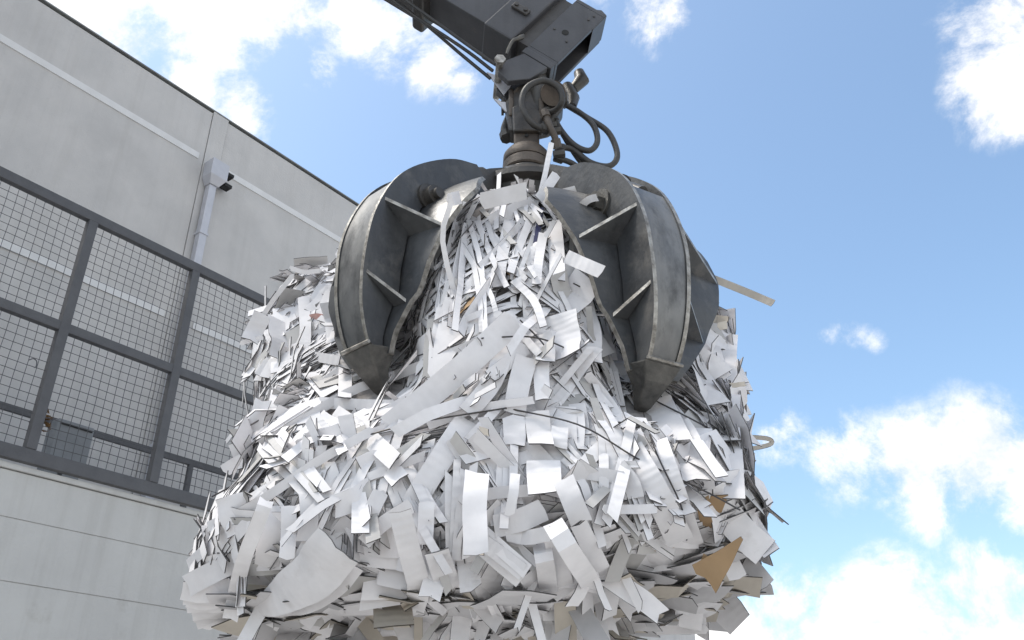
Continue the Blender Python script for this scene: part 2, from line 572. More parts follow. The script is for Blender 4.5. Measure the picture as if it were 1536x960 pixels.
# dry leaves on the post
m = MB()
rnd = random.Random(9)
lc = on_plane((66, 628), wp(0, DF + .08, 0), WN)
for k in range(26):
    p = lc + V([rnd.gauss(0, .03), rnd.gauss(0, .02), rnd.gauss(0, .04)])
    a = unit([rnd.gauss(0, 1) for _ in range(3)])
    b = unit(np.cross(a, [rnd.gauss(0, 1) for _ in range(3)]))
    n_ = np.cross(a, b) * .012
    m.add([p - a * .04, p + b * .016 + n_, p + a * .045, p - b * .016 + n_], [(0, 1, 2), (0, 2, 3)])
tag(m.build('dry_leaves', 'leafdry'), 'clump of brown dry leaves stuck behind the fence post', 'leaves')

# ------------------------------------------------------------------ grapple
GX, GY = .085, 4.0
PRZ = [(.54, 4.335), (.70, 4.265), (.87, 4.13), (1.0, 3.985), (1.08, 3.83), (1.13, 3.65), (1.14, 3.47), (1.12, 3.28), (1.07, 3.13), (.98, 2.995), (.90, 2.93)]
_pz = np.array(PRZ)[::-1]
def r_out(z):
    return float(np.interp(z, _pz[:, 1], _pz[:, 0]))
DEP = .20
def r_in(z):
    return r_out(z) - DEP * min(1, max(.12, (z - 2.93) / .42))
def w_in(z):
    return float(np.interp(z, [2.93, 3.05, 3.2, 3.35, 3.5, 3.7, 3.9, 4.05], [.035, .105, .15, .195, .24, .30, .36, .31]))
def w_out(z):
    return float(np.interp(z, [2.93, 3.0, 3.18, 3.32, 3.53, 3.7, 3.85, 4.05], [.035, .10, .25, .37, .49, .53, .50, .36]))
def w_sym(z):
    return .5 * (w_in(z) + w_out(z))

grp = empty('orange_peel_grapple')
tag(grp, 'dark steel orange peel grapple clamping its curved claws into the paper bale', 'grapple')
TINES = [(-42, .095, w_out, w_in, 3.2), (30, 0, w_in, w_out, 0), (102, 0, w_sym, w_sym, -13), (174, 0, w_sym, w_sym, 0), (-114, 0, w_sym, w_sym, 3)]
PIN_R, PIN_Z = .83, 3.93
def swing(r, z, a):
    """turn a point of the claw about its pivot pin, outwards for a > 0"""
    c, s_ = math.cos(RAD(a)), math.sin(RAD(a))
    dr, dz = r - PIN_R, z - PIN_Z
    return PIN_R + dr * c - dz * s_, PIN_Z + dz * c + dr * s_
def sh(z):
    return float(np.interp(z, [3.0, 3.55], [.056, .088]))
SH = .088                                     # half width of the spine box

def tframe(az):
    a = RAD(az)
    return V((math.sin(a), -math.cos(a), 0)), V((math.cos(a), math.sin(a), 0))

def outer_curve(n=40):
    return [(float(q[0]), float(q[1])) for q in spline([(a, b, 0) for a, b in PRZ], n)]

def make_tine(az, dz, wl, wr, op):
    R, T = tframe(az)
    C = V((GX, GY, dz))
    def P(r, t, z):
        r, z = swing(r, z, op)
        return C + R * r + T * t + UP * z
    # curved scoop shell
    zs = np.linspace(4.05, 3.05, 22)
    us = np.linspace(-1, 1, 13)
    def S(u, z):
        w = wr(z) if u > 0 else wl(z)
        t = u * w
        r = r_in(z) - (.18 if (wr if u > 0 else wl) is w_out else .55) * t * t
        return r, t
    vs, fs, ms = [], [], []
    for lay in (0, 1):
        for z in zs:
            for u in us:
                r, t = S(u, z)
                vs.append(P(r - lay * .026, t, z))
    nu, nv = len(us), len(zs)
    for lay in (0, 1):
        o = lay * nu * nv
        for j in range(nv - 1):
            for i in range(nu - 1):
                q = (o + j * nu + i, o + j * nu + i + 1, o + (j + 1) * nu + i + 1, o + (j + 1) * nu + i)
                fs.append(q if lay == 0 else q[::-1])
                ms.append(0)
    o2 = nu * nv
    ring = [i for i in range(nu)] + [j * nu + nu - 1 for j in range(1, nv)] + [(nv - 1) * nu + i for i in range(nu - 2, -1, -1)] + [j * nu for j in range(nv - 2, 0, -1)]
    for a, b in zip(ring, ring[1:] + ring[:1]):
        fs.append((b, a, o2 + a, o2 + b))
        ms.append(1)
    m = MB()
    m.add(vs, fs, ms)
    tine = m.build('tine', ['steel', 'steel_worn'], grp, smooth=True)
    # spine side plates (ear + curved flank)
    oc = outer_curve(44)
    inner = [(r_in(z) + .004, z) for z in np.linspace(3.06, 3.92, 16)]
    ear = [(.64, 3.98), (.53, 4.07), (.475, 4.18), (.485, 4.29)]
    poly = [q for q in oc if q[1] > 3.05] + inner + ear
    for sgn in (-1, 1):
        m = MB()
        th = .020 * sgn
        m.prism([P(r, sgn * sh(z), z) for r, z in poly], T * th, 0, 1)
        m.build('spine_plate', ['steel', 'steel_worn'], tine, smooth=True)
    # back plate between the two spine plates
    m = MB()
    sec = [q for q in oc if 3.0 < q[1] < 3.93]
    vs, fs = [], []
    for (r, z) in sec:
        hw = sh(z) - .001
        for (dr, t) in ((-.006, -hw), (-.006, hw), (-.028, hw), (-.028, -hw)):
            vs.append(P(r + dr, t, z))
    for i in range(len(sec) - 1):
        for j in range(4):
            fs.append((4 * i + j, 4 * i + (j + 1) % 4, 4 * i + 4 + (j + 1) % 4, 4 * i + 4 + j))
    fs += [(3, 2, 1, 0), tuple(4 * (len(sec) - 1) + j for j in range(4))]
    m.add(vs, fs)
    m.build('back_plate', 'steel_band', tine, smooth=True)
    # gussets between shell and spine, both sides, two heights
    for sgn, wf in ((-1, wl), (1, wr)):
        for zo, zi in ((3.77, 3.66), (3.37, 3.28)):
            m = MB()
            w = wf(zi) - .012
            a0 = sh(zo) + .018
            ro, ri = r_out(zo) - .012, r_in(zi)
            if w < a0 + .02:
                continue
            pts = [P(ro, sgn * a0, zo), P(ri - .55 * a0 * a0 + .002, sgn * a0, zi), P(ri - (.18 if wf is w_out else .55) * w * w + .002, sgn * w, zi)]
            m.prism(pts, UP * .017, 0, 1)
            m.build('gusset', ['steel', 'steel_worn'], tine)
    # pointed tip: a hollow cast wedge sleeved over the end
    m = MB()
    z1 = 3.065
    q = [P(r_out(z1) + .018, -sh(z1) - .03, z1), P(r_out(z1) + .018, sh(z1) + .03, z1), P(r_in(z1) - .04, .118, z1 + .02), P(r_in(z1) - .04, -.118, z1 + .02)]
    zm = 3.0
    q2 = [P(r_out(zm) + .01, -.062, zm), P(r_out(zm) + .01, .062, zm), P(r_in(zm) - .045, .062, zm), P(r_in(zm) - .045, -.062, zm)]
    q3 = [P(.90, -.03, 2.925), P(.90, .03, 2.925), P(.86, .03, 2.92), P(.86, -.03, 2.92)]
    vs = q + q2 + q3
    fs = [(0, 1, 2, 3), (11, 10, 9, 8)]
    for a in (0, 4):
        for i in range(4):
            fs.append((a + 4 + i, a + 4 + (i + 1) % 4, a + (i + 1) % 4, a + i))
    m.add(vs, fs)
    m.build('tip', 'tip', tine, bevel=.008)
    m = MB()                                        # weld bead over the tip
    m.tube([P(r_out(z1) + .022, t, z1 + .006) for t in np.linspace(-sh(z1) - .028, sh(z1) + .028, 9)], .009, 6)
    m.build('weld_bead', 'steel_worn', tine, smooth=True)
    # pivot pin with stepped nut
    pz, pr = PIN_Z, PIN_R
    m = MB()
    for sgn in (-1, 1):
        a = SH + .020
        m.tube([P(pr, sgn * (a - .2), pz), P(pr, sgn * (a + .012), pz)], .075, 20)
        m.tube([P(pr, sgn * (a + .012), pz), P(pr, sgn * (a + .05), pz)], .052, 6 if az > 0 else 18)
        m.tube([P(pr, sgn * (a + .05), pz), P(pr, sgn * (a + .075), pz)], .030, 12)
    m.build('pivot_pin', ['dark'] if az < 0 else ['tip'], tine, smooth=True)
    # hydraulic ram lying in the spine, hub to tine
    m = MB()
    m.tube([P(.40, 0, 4.40), P(.86, 0, 4.06)], .055, 14)
    m.tube([P(.84, 0, 4.08), P(1.0, 0, 3.93)], .030, 12)
    m.build('ram', 'dark', tine, smooth=True)
    return tine

for tn_args in TINES:
    make_tine(*tn_args)
# hub: flared plates under the rotator
m = MB()
ang = [2 * math.pi * k / 40 for k in range(40)]
def ringp(r, z):
    return [V((GX + r * math.cos(a), GY + r * math.sin(a), z)) for a in ang]
prof = [(.14, 4.60), (.22, 4.60), (.27, 4.57), (.33, 4.49), (.37, 4.475), (.37, 4.44), (.31, 4.43), (.29, 4.36), (.26, 4.28), (.10, 4.27)]
vs, fs = [], []
for (r, z) in prof:
    vs += ringp(r, z)
for i in range(len(prof) - 1):
    for j in range(40):
        fs.append((i * 40 + j, (i + 1) * 40 + j, (i + 1) * 40 + (j + 1) % 40, i * 40 + (j + 1) % 40))
fs += [tuple(range(40)), tuple((len(prof) - 1) * 40 + j for j in range(40))[::-1]]
m.add(vs, fs)
hub = m.build('hub', 'dark', grp, smooth=True)
for k in range(5):
    R, T = tframe(TINES[k][0])
    for sg in (-1, 1):
        m = MB()
        C = V((GX, GY, 0))
        m.prism([C + R * r + T * sg * .055 + UP * z for r, z in ((.22, 4.585), (.40, 4.47), (.56, 4.34), (.56, 4.22), (.28, 4.26))], T * sg * .028)
        m.build('hub_lug', 'dark', hub)

# ------------------------------------------------------------------ rotator and link
rot = empty('rotator')
tag(rot, 'brownish round hydraulic rotator with ring of bolts above the grapple hub', 'rotator')
def lathe(prof, name, mt, parent, n=32, cx=GX, cy=GY):
    m = MB()
    vs, fs = [], []
    for (r, z) in prof:
        for k in range(n):
            a = 2 * math.pi * k / n
            vs.append((cx + r * math.cos(a), cy + r * math.sin(a), z))
    for i in range(len(prof) - 1):
        for j in range(n):
            fs.append((i * n + j, i * n + (j + 1) % n, (i + 1) * n + (j + 1) % n, (i + 1) * n + j))
    fs += [tuple(range(n))[::-1], tuple((len(prof) - 1) * n + j for j in range(n))]
    m.add(vs, fs)
    return m.build(name, mt, parent, smooth=True)
lathe([(.125, 4.598), (.135, 4.615), (.135, 4.685), (.128, 4.695)], 'bolt_ring', 'dark', rot)
lathe([(.132, 4.697), (.140, 4.705), (.140, 4.760), (.135, 4.765)], 'lower_housing', 'rust', rot)
lathe([(.134, 4.773), (.138, 4.780), (.136, 4.825), (.112, 4.860), (.09, 4.865)], 'upper_housing', 'rust', rot)
m = MB()
m.box((GX, GY, 4.925), (.075, 0, 0), (0, .075, 0), (0, 0, .058))
m.build('square_neck', 'rust', rot, bevel=.01)
m = MB()
m.tube([(GX, GY - .078, 4.925), (GX, GY - .084, 4.925)], .011, 10)
m.build('grease_nipple', 'darkhole', rot)
for k in range(14):
    a = 2 * math.pi * k / 14 + .1
    m = MB()
    c = V((GX + .138 * math.cos(a), GY + .138 * math.sin(a), 4.650))
    d = V((math.cos(a), math.sin(a), 0))
    m.tube([c - d * .01, c + d * .018], .016, 6)
    m.build('bolt', 'dark', rot)

# ------------------------------------------------------------------ boom
PSI, AL = RAD(5), RAD(36)
BA = V((math.cos(AL) * math.cos(PSI), math.cos(AL) * math.sin(PSI), -math.sin(AL)))
BU = V((math.sin(AL) * math.cos(PSI), math.sin(AL) * math.sin(PSI), math.cos(AL)))
BW = np.cross(BA, BU)                           # towards the viewer is -BW ... sign fixed below
if BW[1] > 0:
    BW = -BW
# near lower corner of the open end stands over the rotator, found on the plane of the near side
BN = -BW
P_END = on_plane((833, 98), V((GX, GY - .12, 0)), BN)
def cp(x, y, dy=0):
    return on_plane((x, y), V((GX, GY + dy, 0)), V((0, 1, 0)))
boom = empty('crane_boom')
tag(boom, 'dark grey telescopic crane boom with open square end sloping down over the grapple', 'crane boom')
def bp(a, u, w):
    """a back along the boom from the end, u up across it, w away from the viewer"""
    return P_END - BA * a + BU * u + BN * w
def bbox(mb, a0, a1, u0, u1, w0, w1, mi=0):
    mb.box(bp((a0 + a1) / 2, (u0 + u1) / 2, (w0 + w1) / 2), BA * (a1 - a0) / 2, BU * (u1 - u0) / 2, BN * (w1 - w0) / 2, mi)
HB, WB = .575, .24
# open end sleeve: four walls
end = MB()
t = .03
bbox(end, 0, .22, t, HB - t, 0, t)
bbox(end, 0, .22, t, HB - t, WB - t, WB)
bbox(end, 0, .22, HB - t, HB, 0, WB)
bbox(end, 0, .22, 0, t, 0, WB)
end.build('end_sleeve', 'boom', boom, bevel=.004)
m = MB()
bbox(m, .19, .205, t + .002, HB - t - .002, t + .002, WB - t - .002)
m.build('sleeve_hollow_shade', 'darkhole', boom)  # near-black plate that paints the shade inside the open sleeve
m = MB()
m.tube([bp(.11, .27, .002), bp(.11, .27, -.003)], .022, 18)
m.build('pin_hole_shade', 'darkhole', boom)  # flat near-black disc, the hole's inner shade put in as colour
for (a, u) in ((.18, .25), (.06, .21), (.05, .51), (.06, .46)):
    m = MB()
    m.tube([bp(a, u, .001), bp(a, u, -.006)], .008, 8)
    m.build('bolt_head', 'boomdk', boom)
m = MB()                                           # end cheek plate with rounded corner
m.prism([bp(-.004, HB - .16, .01), bp(-.004, HB + .01, .01), bp(.05, HB + .03, .01), bp(.09, HB + .004, .01)], BN * .21)
m.build('cheek_plate', 'boom', boom, bevel=.006)
m = MB()
bbox(m, .22, .40, .035, HB - .045, .02, WB - .02)
m.build('inner_section', 'boomdk', boom)
m = MB()
bbox(m, .31, .53, -.03, HB + .03, -.03, WB + .03)
m.build('collar', 'boom', boom, bevel=.012)
m = MB()
bbox(m, .53, 1.9, -.005, HB + .015, -.008, WB + .008)
m.build('middle_section', 'boom', boom, bevel=.006)
m = MB()
bbox(m, .97, 1.06, -.09, HB + .08, -.06, WB + .06)
m.build('outer_collar', 'dark', boom, bevel=.02)
m = MB()
bbox(m, 1.06, 7.5, -.035, HB + .05, -.035, WB + .035)
m.build('outer_section', 'boomdk', boom, bevel=.006)
m = MB()                                          # small bolted lug on the collar
bbox(m, .36, .48, .19, .24, -.052, -.031)
lug = m.build('lug', 'boomdk', boom, bevel=.006)
for a in (.385, .455):
    m = MB()
    m.tube([bp(a, .215, -.052), bp(a, .215, -.064)], .014, 10)
    m.build('bolt_head', 'dark', boom, smooth=True)
m = MB()                                          # bright latch hook beneath the collar
m.tube(spline([bp(.285, .06, -.02), bp(.28, .02, -.03), bp(.30, -.03, -.03), bp(.29, -.09, -.02), bp(.27, -.14, -.02)], 14), [.008, .012, .016, .017, .015, .013, .012, .011, .010, .010, .010, .010, .009, .008], 8)
m.build('latch', 'tip', boom, smooth=True)
m = MB()                                          # step block under the sleeve
bbox(m, .0, .22, -.05, -.003, -.012, WB * .8)
m.build('wear_block', 'boom', boom, bevel=.005)
m = MB()                                          # lugs that carry the link
for w in (-.01, .15):
    m.prism([bp(.02, -.052, w), bp(.20, -.052, w), bp(.27, -.22, w), bp(.23, -.28, w), bp(.14, -.30, w), bp(.05, -.20, w)], BN * .045)
m.build('hanger_lug', 'boom', boom, bevel=.006)
m = MB()
m.tube([bp(.25, -.24, -.06), bp(.25, -.24, .26)], .022, 14)
m.tube([bp(.25, -.24, -.075), bp(.25, -.24, -.05)], .035, 6)
m.build('hanger_bolt', 'steel_worn', boom, smooth=True)
m = MB()                                          # dark fittings on the far side
m.tube([cp(868, 108, .3), cp(873, 120, .3), cp(860, 134, .3)], [.035, .05, .035], 12)
m.tube([cp(850, 130, .25), cp(860, 148, .22), cp(858, 160, .2)], [.04, .042, .03], 12)
m.build('far_side_fitting', 'dark', boom, smooth=True)
# thin pipes running below the boom
for k, (u0, w) in enumerate(((-.17, .03), (-.20, .07), (-.155, .12))):
    m = MB()
    m.tube(spline([bp(.30, -.21 - .02 * k, w), bp(.55, -.19 - .01 * k, w), bp(1.0, u0 + .02, w), bp(1.55, u0 + .06, w), bp(3.0, u0 + .05, w), bp(7, u0 + .04, w)], 24), .011, 8)
    m.build('hydraulic_pipe', 'rubber', boom, smooth=True)

# swinging link between boom and rotator
lk = empty('swing_link')
tag(lk, 'greasy cardan link with cross pins hanging between boom end and rotator', 'link')
LC = on_plane((812, 146), V((GX, GY, 0)), V((0, 1, 0)))
def cp(x, y, dy=0):
    q = on_plane((x, y), V((GX, GY + dy, 0)), V((0, 1, 0)))
    return q
m = MB()
m.tube([cp(830, 140, -.12), cp(820, 146, .14)], .075, 20)
m.build('cross_pin', 'rust', lk, smooth=True)
m = MB()
m.tube([cp(780, 150, 0), cp(850, 150, 0)], .05, 16)
m.build('knuckle', 'dark', lk, smooth=True)
for dx in (-.075, .075):
    m = MB()
    a = V((GX + dx, GY, 0))
    m.prism([a + V((0, -.07, 5.09)), a + V((0, .07, 5.09)), a + V((0, .09, 5.20)), a + V((0, .05, 5.32)), a + V((0, -.05, 5.32)), a + V((0, -.09, 5.20))], V((.03 if dx > 0 else -.03, 0, 0)))
    m.build('fork_arm', 'rust', lk, bevel=.01)
m = MB()
m.tube([V((GX - .14, GY, 5.22)), V((GX + .14, GY, 5.22))], .04, 16)
m.tube([V((GX - .15, GY, 5.22)), V((GX - .135, GY, 5.22))], .055, 6)
m.build('fork_pin', 'dark', lk, smooth=True)
m = MB()
m.tube(spline([cp(806, 108, -.05), cp(808, 135, -.04), cp(812, 160, -.02), cp(806, 182, 0)], 12), [.055] * 4 + [.06] * 4 + [.05] * 4, 14)
m.build('drop_arm', 'dark', lk, smooth=True)
for (pts, dy) in ((((741, 148), (774, 158), (768, 172), (758, 166)), -.05), (((730, 108), (772, 122), (756, 142), (744, 126)), -.02)):
    m = MB()
    m.prism([cp(x, y, dy) for x, y in pts], V((0, .012, 0)))
    m.build('guard_flap', 'galv', lk)
m = MB()
m.prism([cp(x, y, -.06) for x, y in ((757, 152), (775, 128), (806, 118), (838, 128), (846, 158), (826, 186), (800, 192), (764, 196))], V((0, .13, 0)))
m.build('link_body', 'dark', lk, bevel=.02)
m = MB()
m.prism([cp(x, y, -.10) for x, y in ((768, 160), (790, 150), (812, 168), (815, 196), (770, 196))], V((0, .05, 0)))
m.build('yoke_plate', 'dark', lk, bevel=.01)
# hoses
def hose(pts, r, label, name='hydraulic_hose'):
    m = MB()
    m.tube(spline(pts, 46), r, 10)
    m.tube([pts[0], V(pts[0]) + unit(V(pts[1]) - V(pts[0])) * .05], r * 1.5, 8)
    m.tube([pts[-1], V(pts[-1]) + unit(V(pts[-2]) - V(pts[-1])) * .05], r * 1.5, 8)
    o = m.build(name, 'rubber', None, smooth=True)
    return tag(o, label, 'hose', 'hoses feeding the rotator')
hose([cp(822, 196, -.12), cp(798, 185, -.18), cp(783, 158, -.2), cp(790, 132, -.21), cp(815, 121, -.2), cp(838, 132, -.18), cp(843, 152, -.16), cp(832, 166, -.1), cp(812, 168, -.04)], .019, 'black hose coiled in a round loop in front of the cross pin')
hose([cp(834, 150, 0), cp(868, 168, .02), cp(890, 188, .0), cp(896, 212, -.02), cp(884, 226, -.04), cp(862, 218, -.04), cp(842, 196, -.03), cp(824, 164, 0)], .018, 'black hose bowing in a short inner loop beside the rotator')
hose([cp(840, 152, .05), cp(880, 176, .05), cp(912, 198, .03), cp(926, 232, .0), cp(914, 249, -.02), cp(886, 244, -.03), cp(858, 224, -.03), cp(834, 221, -.06)], .018, 'black hose swinging out in the widest loop beside the rotator')
hose([cp(828, 172, -.03), cp(846, 204, -.02), cp(866, 236, .0), cp(888, 262, .03)], .017, 'black hose running straight down past the rotator to a claw')
hose([cp(832, 236, -.08), cp(856, 244, -.04), cp(876, 258, .0), cp(890, 268, .03)], .017, 'short black hose from the base of the rotator to a claw')
hose([cp(816, 168, -.14), cp(824, 188, -.15), cp(832, 205, -.13), cp(836, 222, -.1)], .020, 'rust brown stub hose hanging from the cross pin')
bpy.data.objects[[o.name for o in bpy.data.objects if o.name.startswith('hydraulic_hose')][-1]].data.materials[0] = M['rust']
hose([cp(772, 150, .05), cp(764, 175, .05), cp(757, 195, .04), cp(760, 208, .02)], .026, 'thick dark hose hugging the neck opposite the loops')
m = MB()
for (x, y) in ((832, 198), (838, 232), (826, 190)):
    c = cp(x, y, -.1)
    m.tube([c + V((-.03, 0, 0)), c + V((.035, 0, .01))], .024, 8)
m.build('hose_fitting', 'dark', rot)

# ------------------------------------------------------------------ paper bale
RN = random.Random(21)

def lowrise(x, z):
    return max(0, x - .15) * .27 * min(1, max(0, (2.75 - z) / .5))

def loft(levels, n=72, ex=3.4, nz_amp=.035, seed=0.0):
    """closed loft of superellipse rings: (z, xl, xr, yf, yb)"""
    vs, fs = [], []
    L = [V(q) for q in levels]
    rows = spline(L, 40)
    for row in rows:
        z, xl, xr, yf, yb = row
        cx, cy, hx, hy = (xl + xr) / 2, (yf + yb) / 2, (xr - xl) / 2, (yb - yf) / 2
        for k in range(n):
            a = 2 * math.pi * k / n
            c, s = math.cos(a), math.sin(a)
            x = cx + hx * math.copysign(abs(c) ** (2 / ex), c)
            y = cy + hy * math.copysign(abs(s) ** (2 / ex), s)
            q = Vector((x * 2.6 + seed, y * 2.6, z * 2.6))
            d = nz_amp * (noise.noise(q) + .6 * noise.noise(q * 2.7))
            vs.append((x + d * c, y + d * s, z + d * .5 + lowrise(x, z)))
    R_ = len(rows)
    for i in range(R_ - 1):
        for j in range(n):
            fs.append((i * n + j, i * n + (j + 1) % n, (i + 1) * n + (j + 1) % n, (i + 1) * n + j))
    fs.append(tuple(range(n))[::-1])
    fs.append(tuple((R_ - 1) * n + j for j in range(n)))
    return vs, fs

body = loft([(2.15, -.85, .80, 3.52, 4.2), (2.22, -1.06, .82, 3.24, 4.2), (2.32, -1.18, .95, 3.03, 4.3), (2.45, -1.15, .95, 2.95, 4.55), (2.62, -1.06, .95, 2.98, 4.72),
             (2.78, -1.10, 1.0, 3.06, 4.74), (2.92, -1.12, 1.02, 3.24, 4.75), (3.08, -1.16, 1.05, 3.38, 4.78), (3.22, -1.20, 1.07, 3.52, 4.78), (3.45, -1.27, 1.11, 3.66, 4.78),
             (3.7, -1.33, 1.13, 3.80, 4.76), (3.92, -1.28, 1.06, 3.90, 4.74), (4.08, -1.15, .90, 4.0, 4.7), (4.15, -.9, .7, 4.12, 4.6)])
mound = loft([(2.6, -.62, .60, 3.02, 4.4), (2.85, -.55, .55, 3.04, 4.4), (3.05, -.47, .46, 3.06, 4.4), (3.2, -.46, .43, 3.09, 4.4), (3.45, -.46, .43, 3.17, 4.4), (3.7, -.45, .42, 3.26, 4.4), (3.95, -.40, .42, 3.36, 4.4),
              (4.12, -.30, .40, 3.46, 4.35), (4.22, -.22, .36, 3.56, 4.3), (4.26, -.1, .28, 3.70, 4.2)], 60, 2.5, .03, 5.0)
core = MB()
core.add(*body)
core.add(*mound)
BVH = BVHTree.FromPolygons([Vector(v) for v in core.v], core.f)
bale = empty('paper_bale')
tag(bale, 'big ragged bale of white cardboard offcuts held in the steel claws', 'paper bale')
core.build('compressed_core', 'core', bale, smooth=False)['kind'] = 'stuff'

class Paper(MB):
    def __init__(s):
        MB.__init__(s)
        s.luv, s.vt = [], []

    def grid(s, pts, nu, nv, th, tint, W_, L_, back=None):
        """pts[j][i] top surface (nv rows along the length, nu columns across) -> thick sheet"""
        P = np.array(pts)
        du = np.gradient(P, axis=1)
        dv = np.gradient(P, axis=0)
        N = np.cross(du, dv)
        N /= np.linalg.norm(N, axis=2, keepdims=True) + 1e-9
        top = P.reshape(-1, 3)
        bot = (P - N * th).reshape(-1, 3)
        o = len(s.v)
        s.v.extend(map(tuple, np.vstack([top, bot]).tolist()))
        K = nu * nv
        back = back or tint
        s.vt.extend([tint] * K + [back] * K)
        def uvc(k):
            k %= K
            return ((k % nu) / (nu - 1) * W_, (k // nu) / (nv - 1) * L_)
        def f_(q, m_):
            s.f.append(tuple(o + a for a in q))
            s.m.append(m_)
            s.luv.extend(uvc(a) for a in q)
        for j in range(nv - 1):
            for i in range(nu - 1):
                a = j * nu + i
                f_((a, a + 1, a + nu + 1, a + nu), 0)
                f_((K + a, K + a + nu, K + a + nu + 1, K + a + 1), 0)
        ring = list(range(nu)) + [j * nu + nu - 1 for j in range(1, nv)] + [(nv - 1) * nu + i for i in range(nu - 2, -1, -1)] + [j * nu for j in range(nv - 2, 0, -1)]
        for a, b in zip(ring, ring[1:] + ring[:1]):
            f_((b, a, K + a, K + b), 1)

    def done(s, name, parent=None):
        o = s.build(name, ['paper', 'paperedge'], parent)
        me = o.data
        me.polygons.foreach_set('use_smooth', [True] * len(me.polygons))
        me.set_sharp_from_angle(angle=RAD(33))
        uv = me.uv_layers.new(name='uv')
        uv.data.foreach_set('uv', np.array(s.luv, np.float32).ravel())
        at = me.color_attributes.new('tint', 'FLOAT_COLOR', 'POINT')
        at.data.foreach_set('color', np.array([(*t_, 1) for t_ in s.vt], np.float32).ravel())
        return o

def tint(kind=None):
    r = RN.random()
    if kind == 'kraft' or (kind is None and r < .004):
        k = RN.uniform(.8, 1.1)
        return (.40 * k, .27 * k, .155 * k)
    if kind == 'beige':
        k = RN.uniform(.9, 1.05)
        return (.66 * k, .60 * k, .52 * k)
    if kind is None and r < .10:
        k = RN.uniform(.55, .8)
        return (.78 * k, .755 * k, .73 * k)
    k = RN.uniform(.90, 1.06)
    return (.805 * k, .785 * k, .79 * k)

def soil_shade(c):  # darkens a tint for soil and for the shade low on the bale
    k = RN.uniform(.65, 1)
    return tuple(q * k for q in c)

def card_pts(c, t, n, L_, W_, cl=0., cw=0., tw=0., nu=2, nv=4, jag=.0, crumple=0.):
    c, t, n = V(c), unit(t), V(n)
    n = unit(n - t * np.dot(n, t))
    b = np.cross(n, t)
    rows = []
    fold = [0.] * nv
    if L_ > .2 and RN.random() < .25:
        fold[RN.randrange(1, nv - 1)] = RN.choice((-1, 1, 1)) * RAD(RN.uniform(14, 48))
    ph, q0, dl = cl * L_, c - t * L_ / 2 - n * cl * L_ * L_ * .25, L_ / (nv - 1)
    mids = []
    for j in range(nv):
        ph_ = ph
        mids.append((q0, ph_))
        ph = ph - 2 * cl * dl - fold[j]
        q0 = q0 + (t * math.cos(ph) + n * math.sin(ph)) * dl
    cen = sum(q for q, _ in mids) / nv
    for j, (q0, ph) in enumerate(mids):
        s_ = (j / (nv - 1) - .5) * L_
        tt = t * math.cos(ph) + n * math.sin(ph)
        n1 = n * math.cos(ph) - t * math.sin(ph)
        a = tw * s_
        bb = b * math.cos(a) + n1 * math.sin(a)
        nn = n1 * math.cos(a) - b * math.sin(a)
        row = []
        sk = RN.uniform(-1, 1) * jag * 2.5 if j in (0, nv - 1) else 0
        for i in range(nu):
            x = (i / (nu - 1) - .5) * W_
            e = RN.uniform(-jag, jag) + sk * (i / (nu - 1) - .5) if j in (0, nv - 1) else 0
            q = q0 - cen + c + tt * e + bb * x - nn * cw * x * x
            if crumple:
                q = q + nn * crumple * noise.noise(Vector(q * 6.0))
            row.append(q)
        rows.append(row)
    return rows

def in_tine(p):
    for (az, dz, wl, wr, op) in TINES[:2]:            # the others are buried in the bale
        R, T = tframe(az)
        d = p - V((GX, GY, dz))
        t_ = d @ T
        r, z = swing(d @ R, d[2], -op)
        if 2.72 < z < 4.06:
            zz = max(z, 2.95)
            if r > .84 and abs(t_) < .16 and z > 2.90 - .45 * (r - .84):
                return True
            if -wl(zz) - .012 < t_ < wr(zz) + .012 and r > r_in(zz) - .55 * t_ * t_ - .03 and z > 2.9:
                return True
        elif 4.06 <= z < 4.45 and abs(t_) < .16 and r > .42:
            return True
    return False

def clear_ok(rows):
    k = len(rows)
    for row in rows:
        for p in (row[0], row[-1], (row[0] + row[-1]) / 2):
            if in_tine(p):
                return False
            if math.hypot(p[0] - GX, p[1] - GY) < .5 and p[2] > 4.34:
                return False
    return True

# --- area weighted samples on the core
tri_c = []
for f in core.f:
    if len(f) == 4:
        a, b, c, d = [V(core.v[i]) for i in f]
        n = np.cross(c - a, d - b)
        ar = np.linalg.norm(n) / 2
        if ar > 1e-7:
            tri_c.append((ar, a, b, c, d, n / (2 * ar)))
cum = np.cumsum([q[0] for q in tri_c])

def sample():
    k = int(np.searchsorted(cum, RN.random() * cum[-1]))
    _, a, b, c, d, n = tri_c[min(k, len(tri_c) - 1)]
    u, v = RN.random(), RN.random()
    p = (a * (1 - u) + b * u) * (1 - v) + (d * (1 - u) + c * u) * v
    return p, n

def buried(p):
    """inside the other loft"""
    h = BVH.ray_cast(Vector(p) + Vector((0, 0, .0)), Vector((0.013, -1, 0.02)))
    return False

CARDS = []                                      # (visible size, rows, nu, nv, th, tint, W, L)

def put(rows, nu, nv, W_, L_, tn, th=.0045, front=0.):
    if clear_ok(rows):
        CARDS.append((W_ * L_ * max(.02, front), rows, nu, nv, th, tn, W_, L_))

def conform(rows, lift, k=.75):
    out = []
    for row in rows:
        mid = (row[0] + row[-1]) / 2
        co, nr, _, d = BVH.find_nearest(Vector(mid))
        co, nr = V(co), V(nr)
        tgt = co + nr * lift
        sh = nr * ((tgt - mid) @ nr)
        if (mid - co) @ nr > .12:
            sh = sh * .35
        out.append([q + sh * k for q in row])
    return out

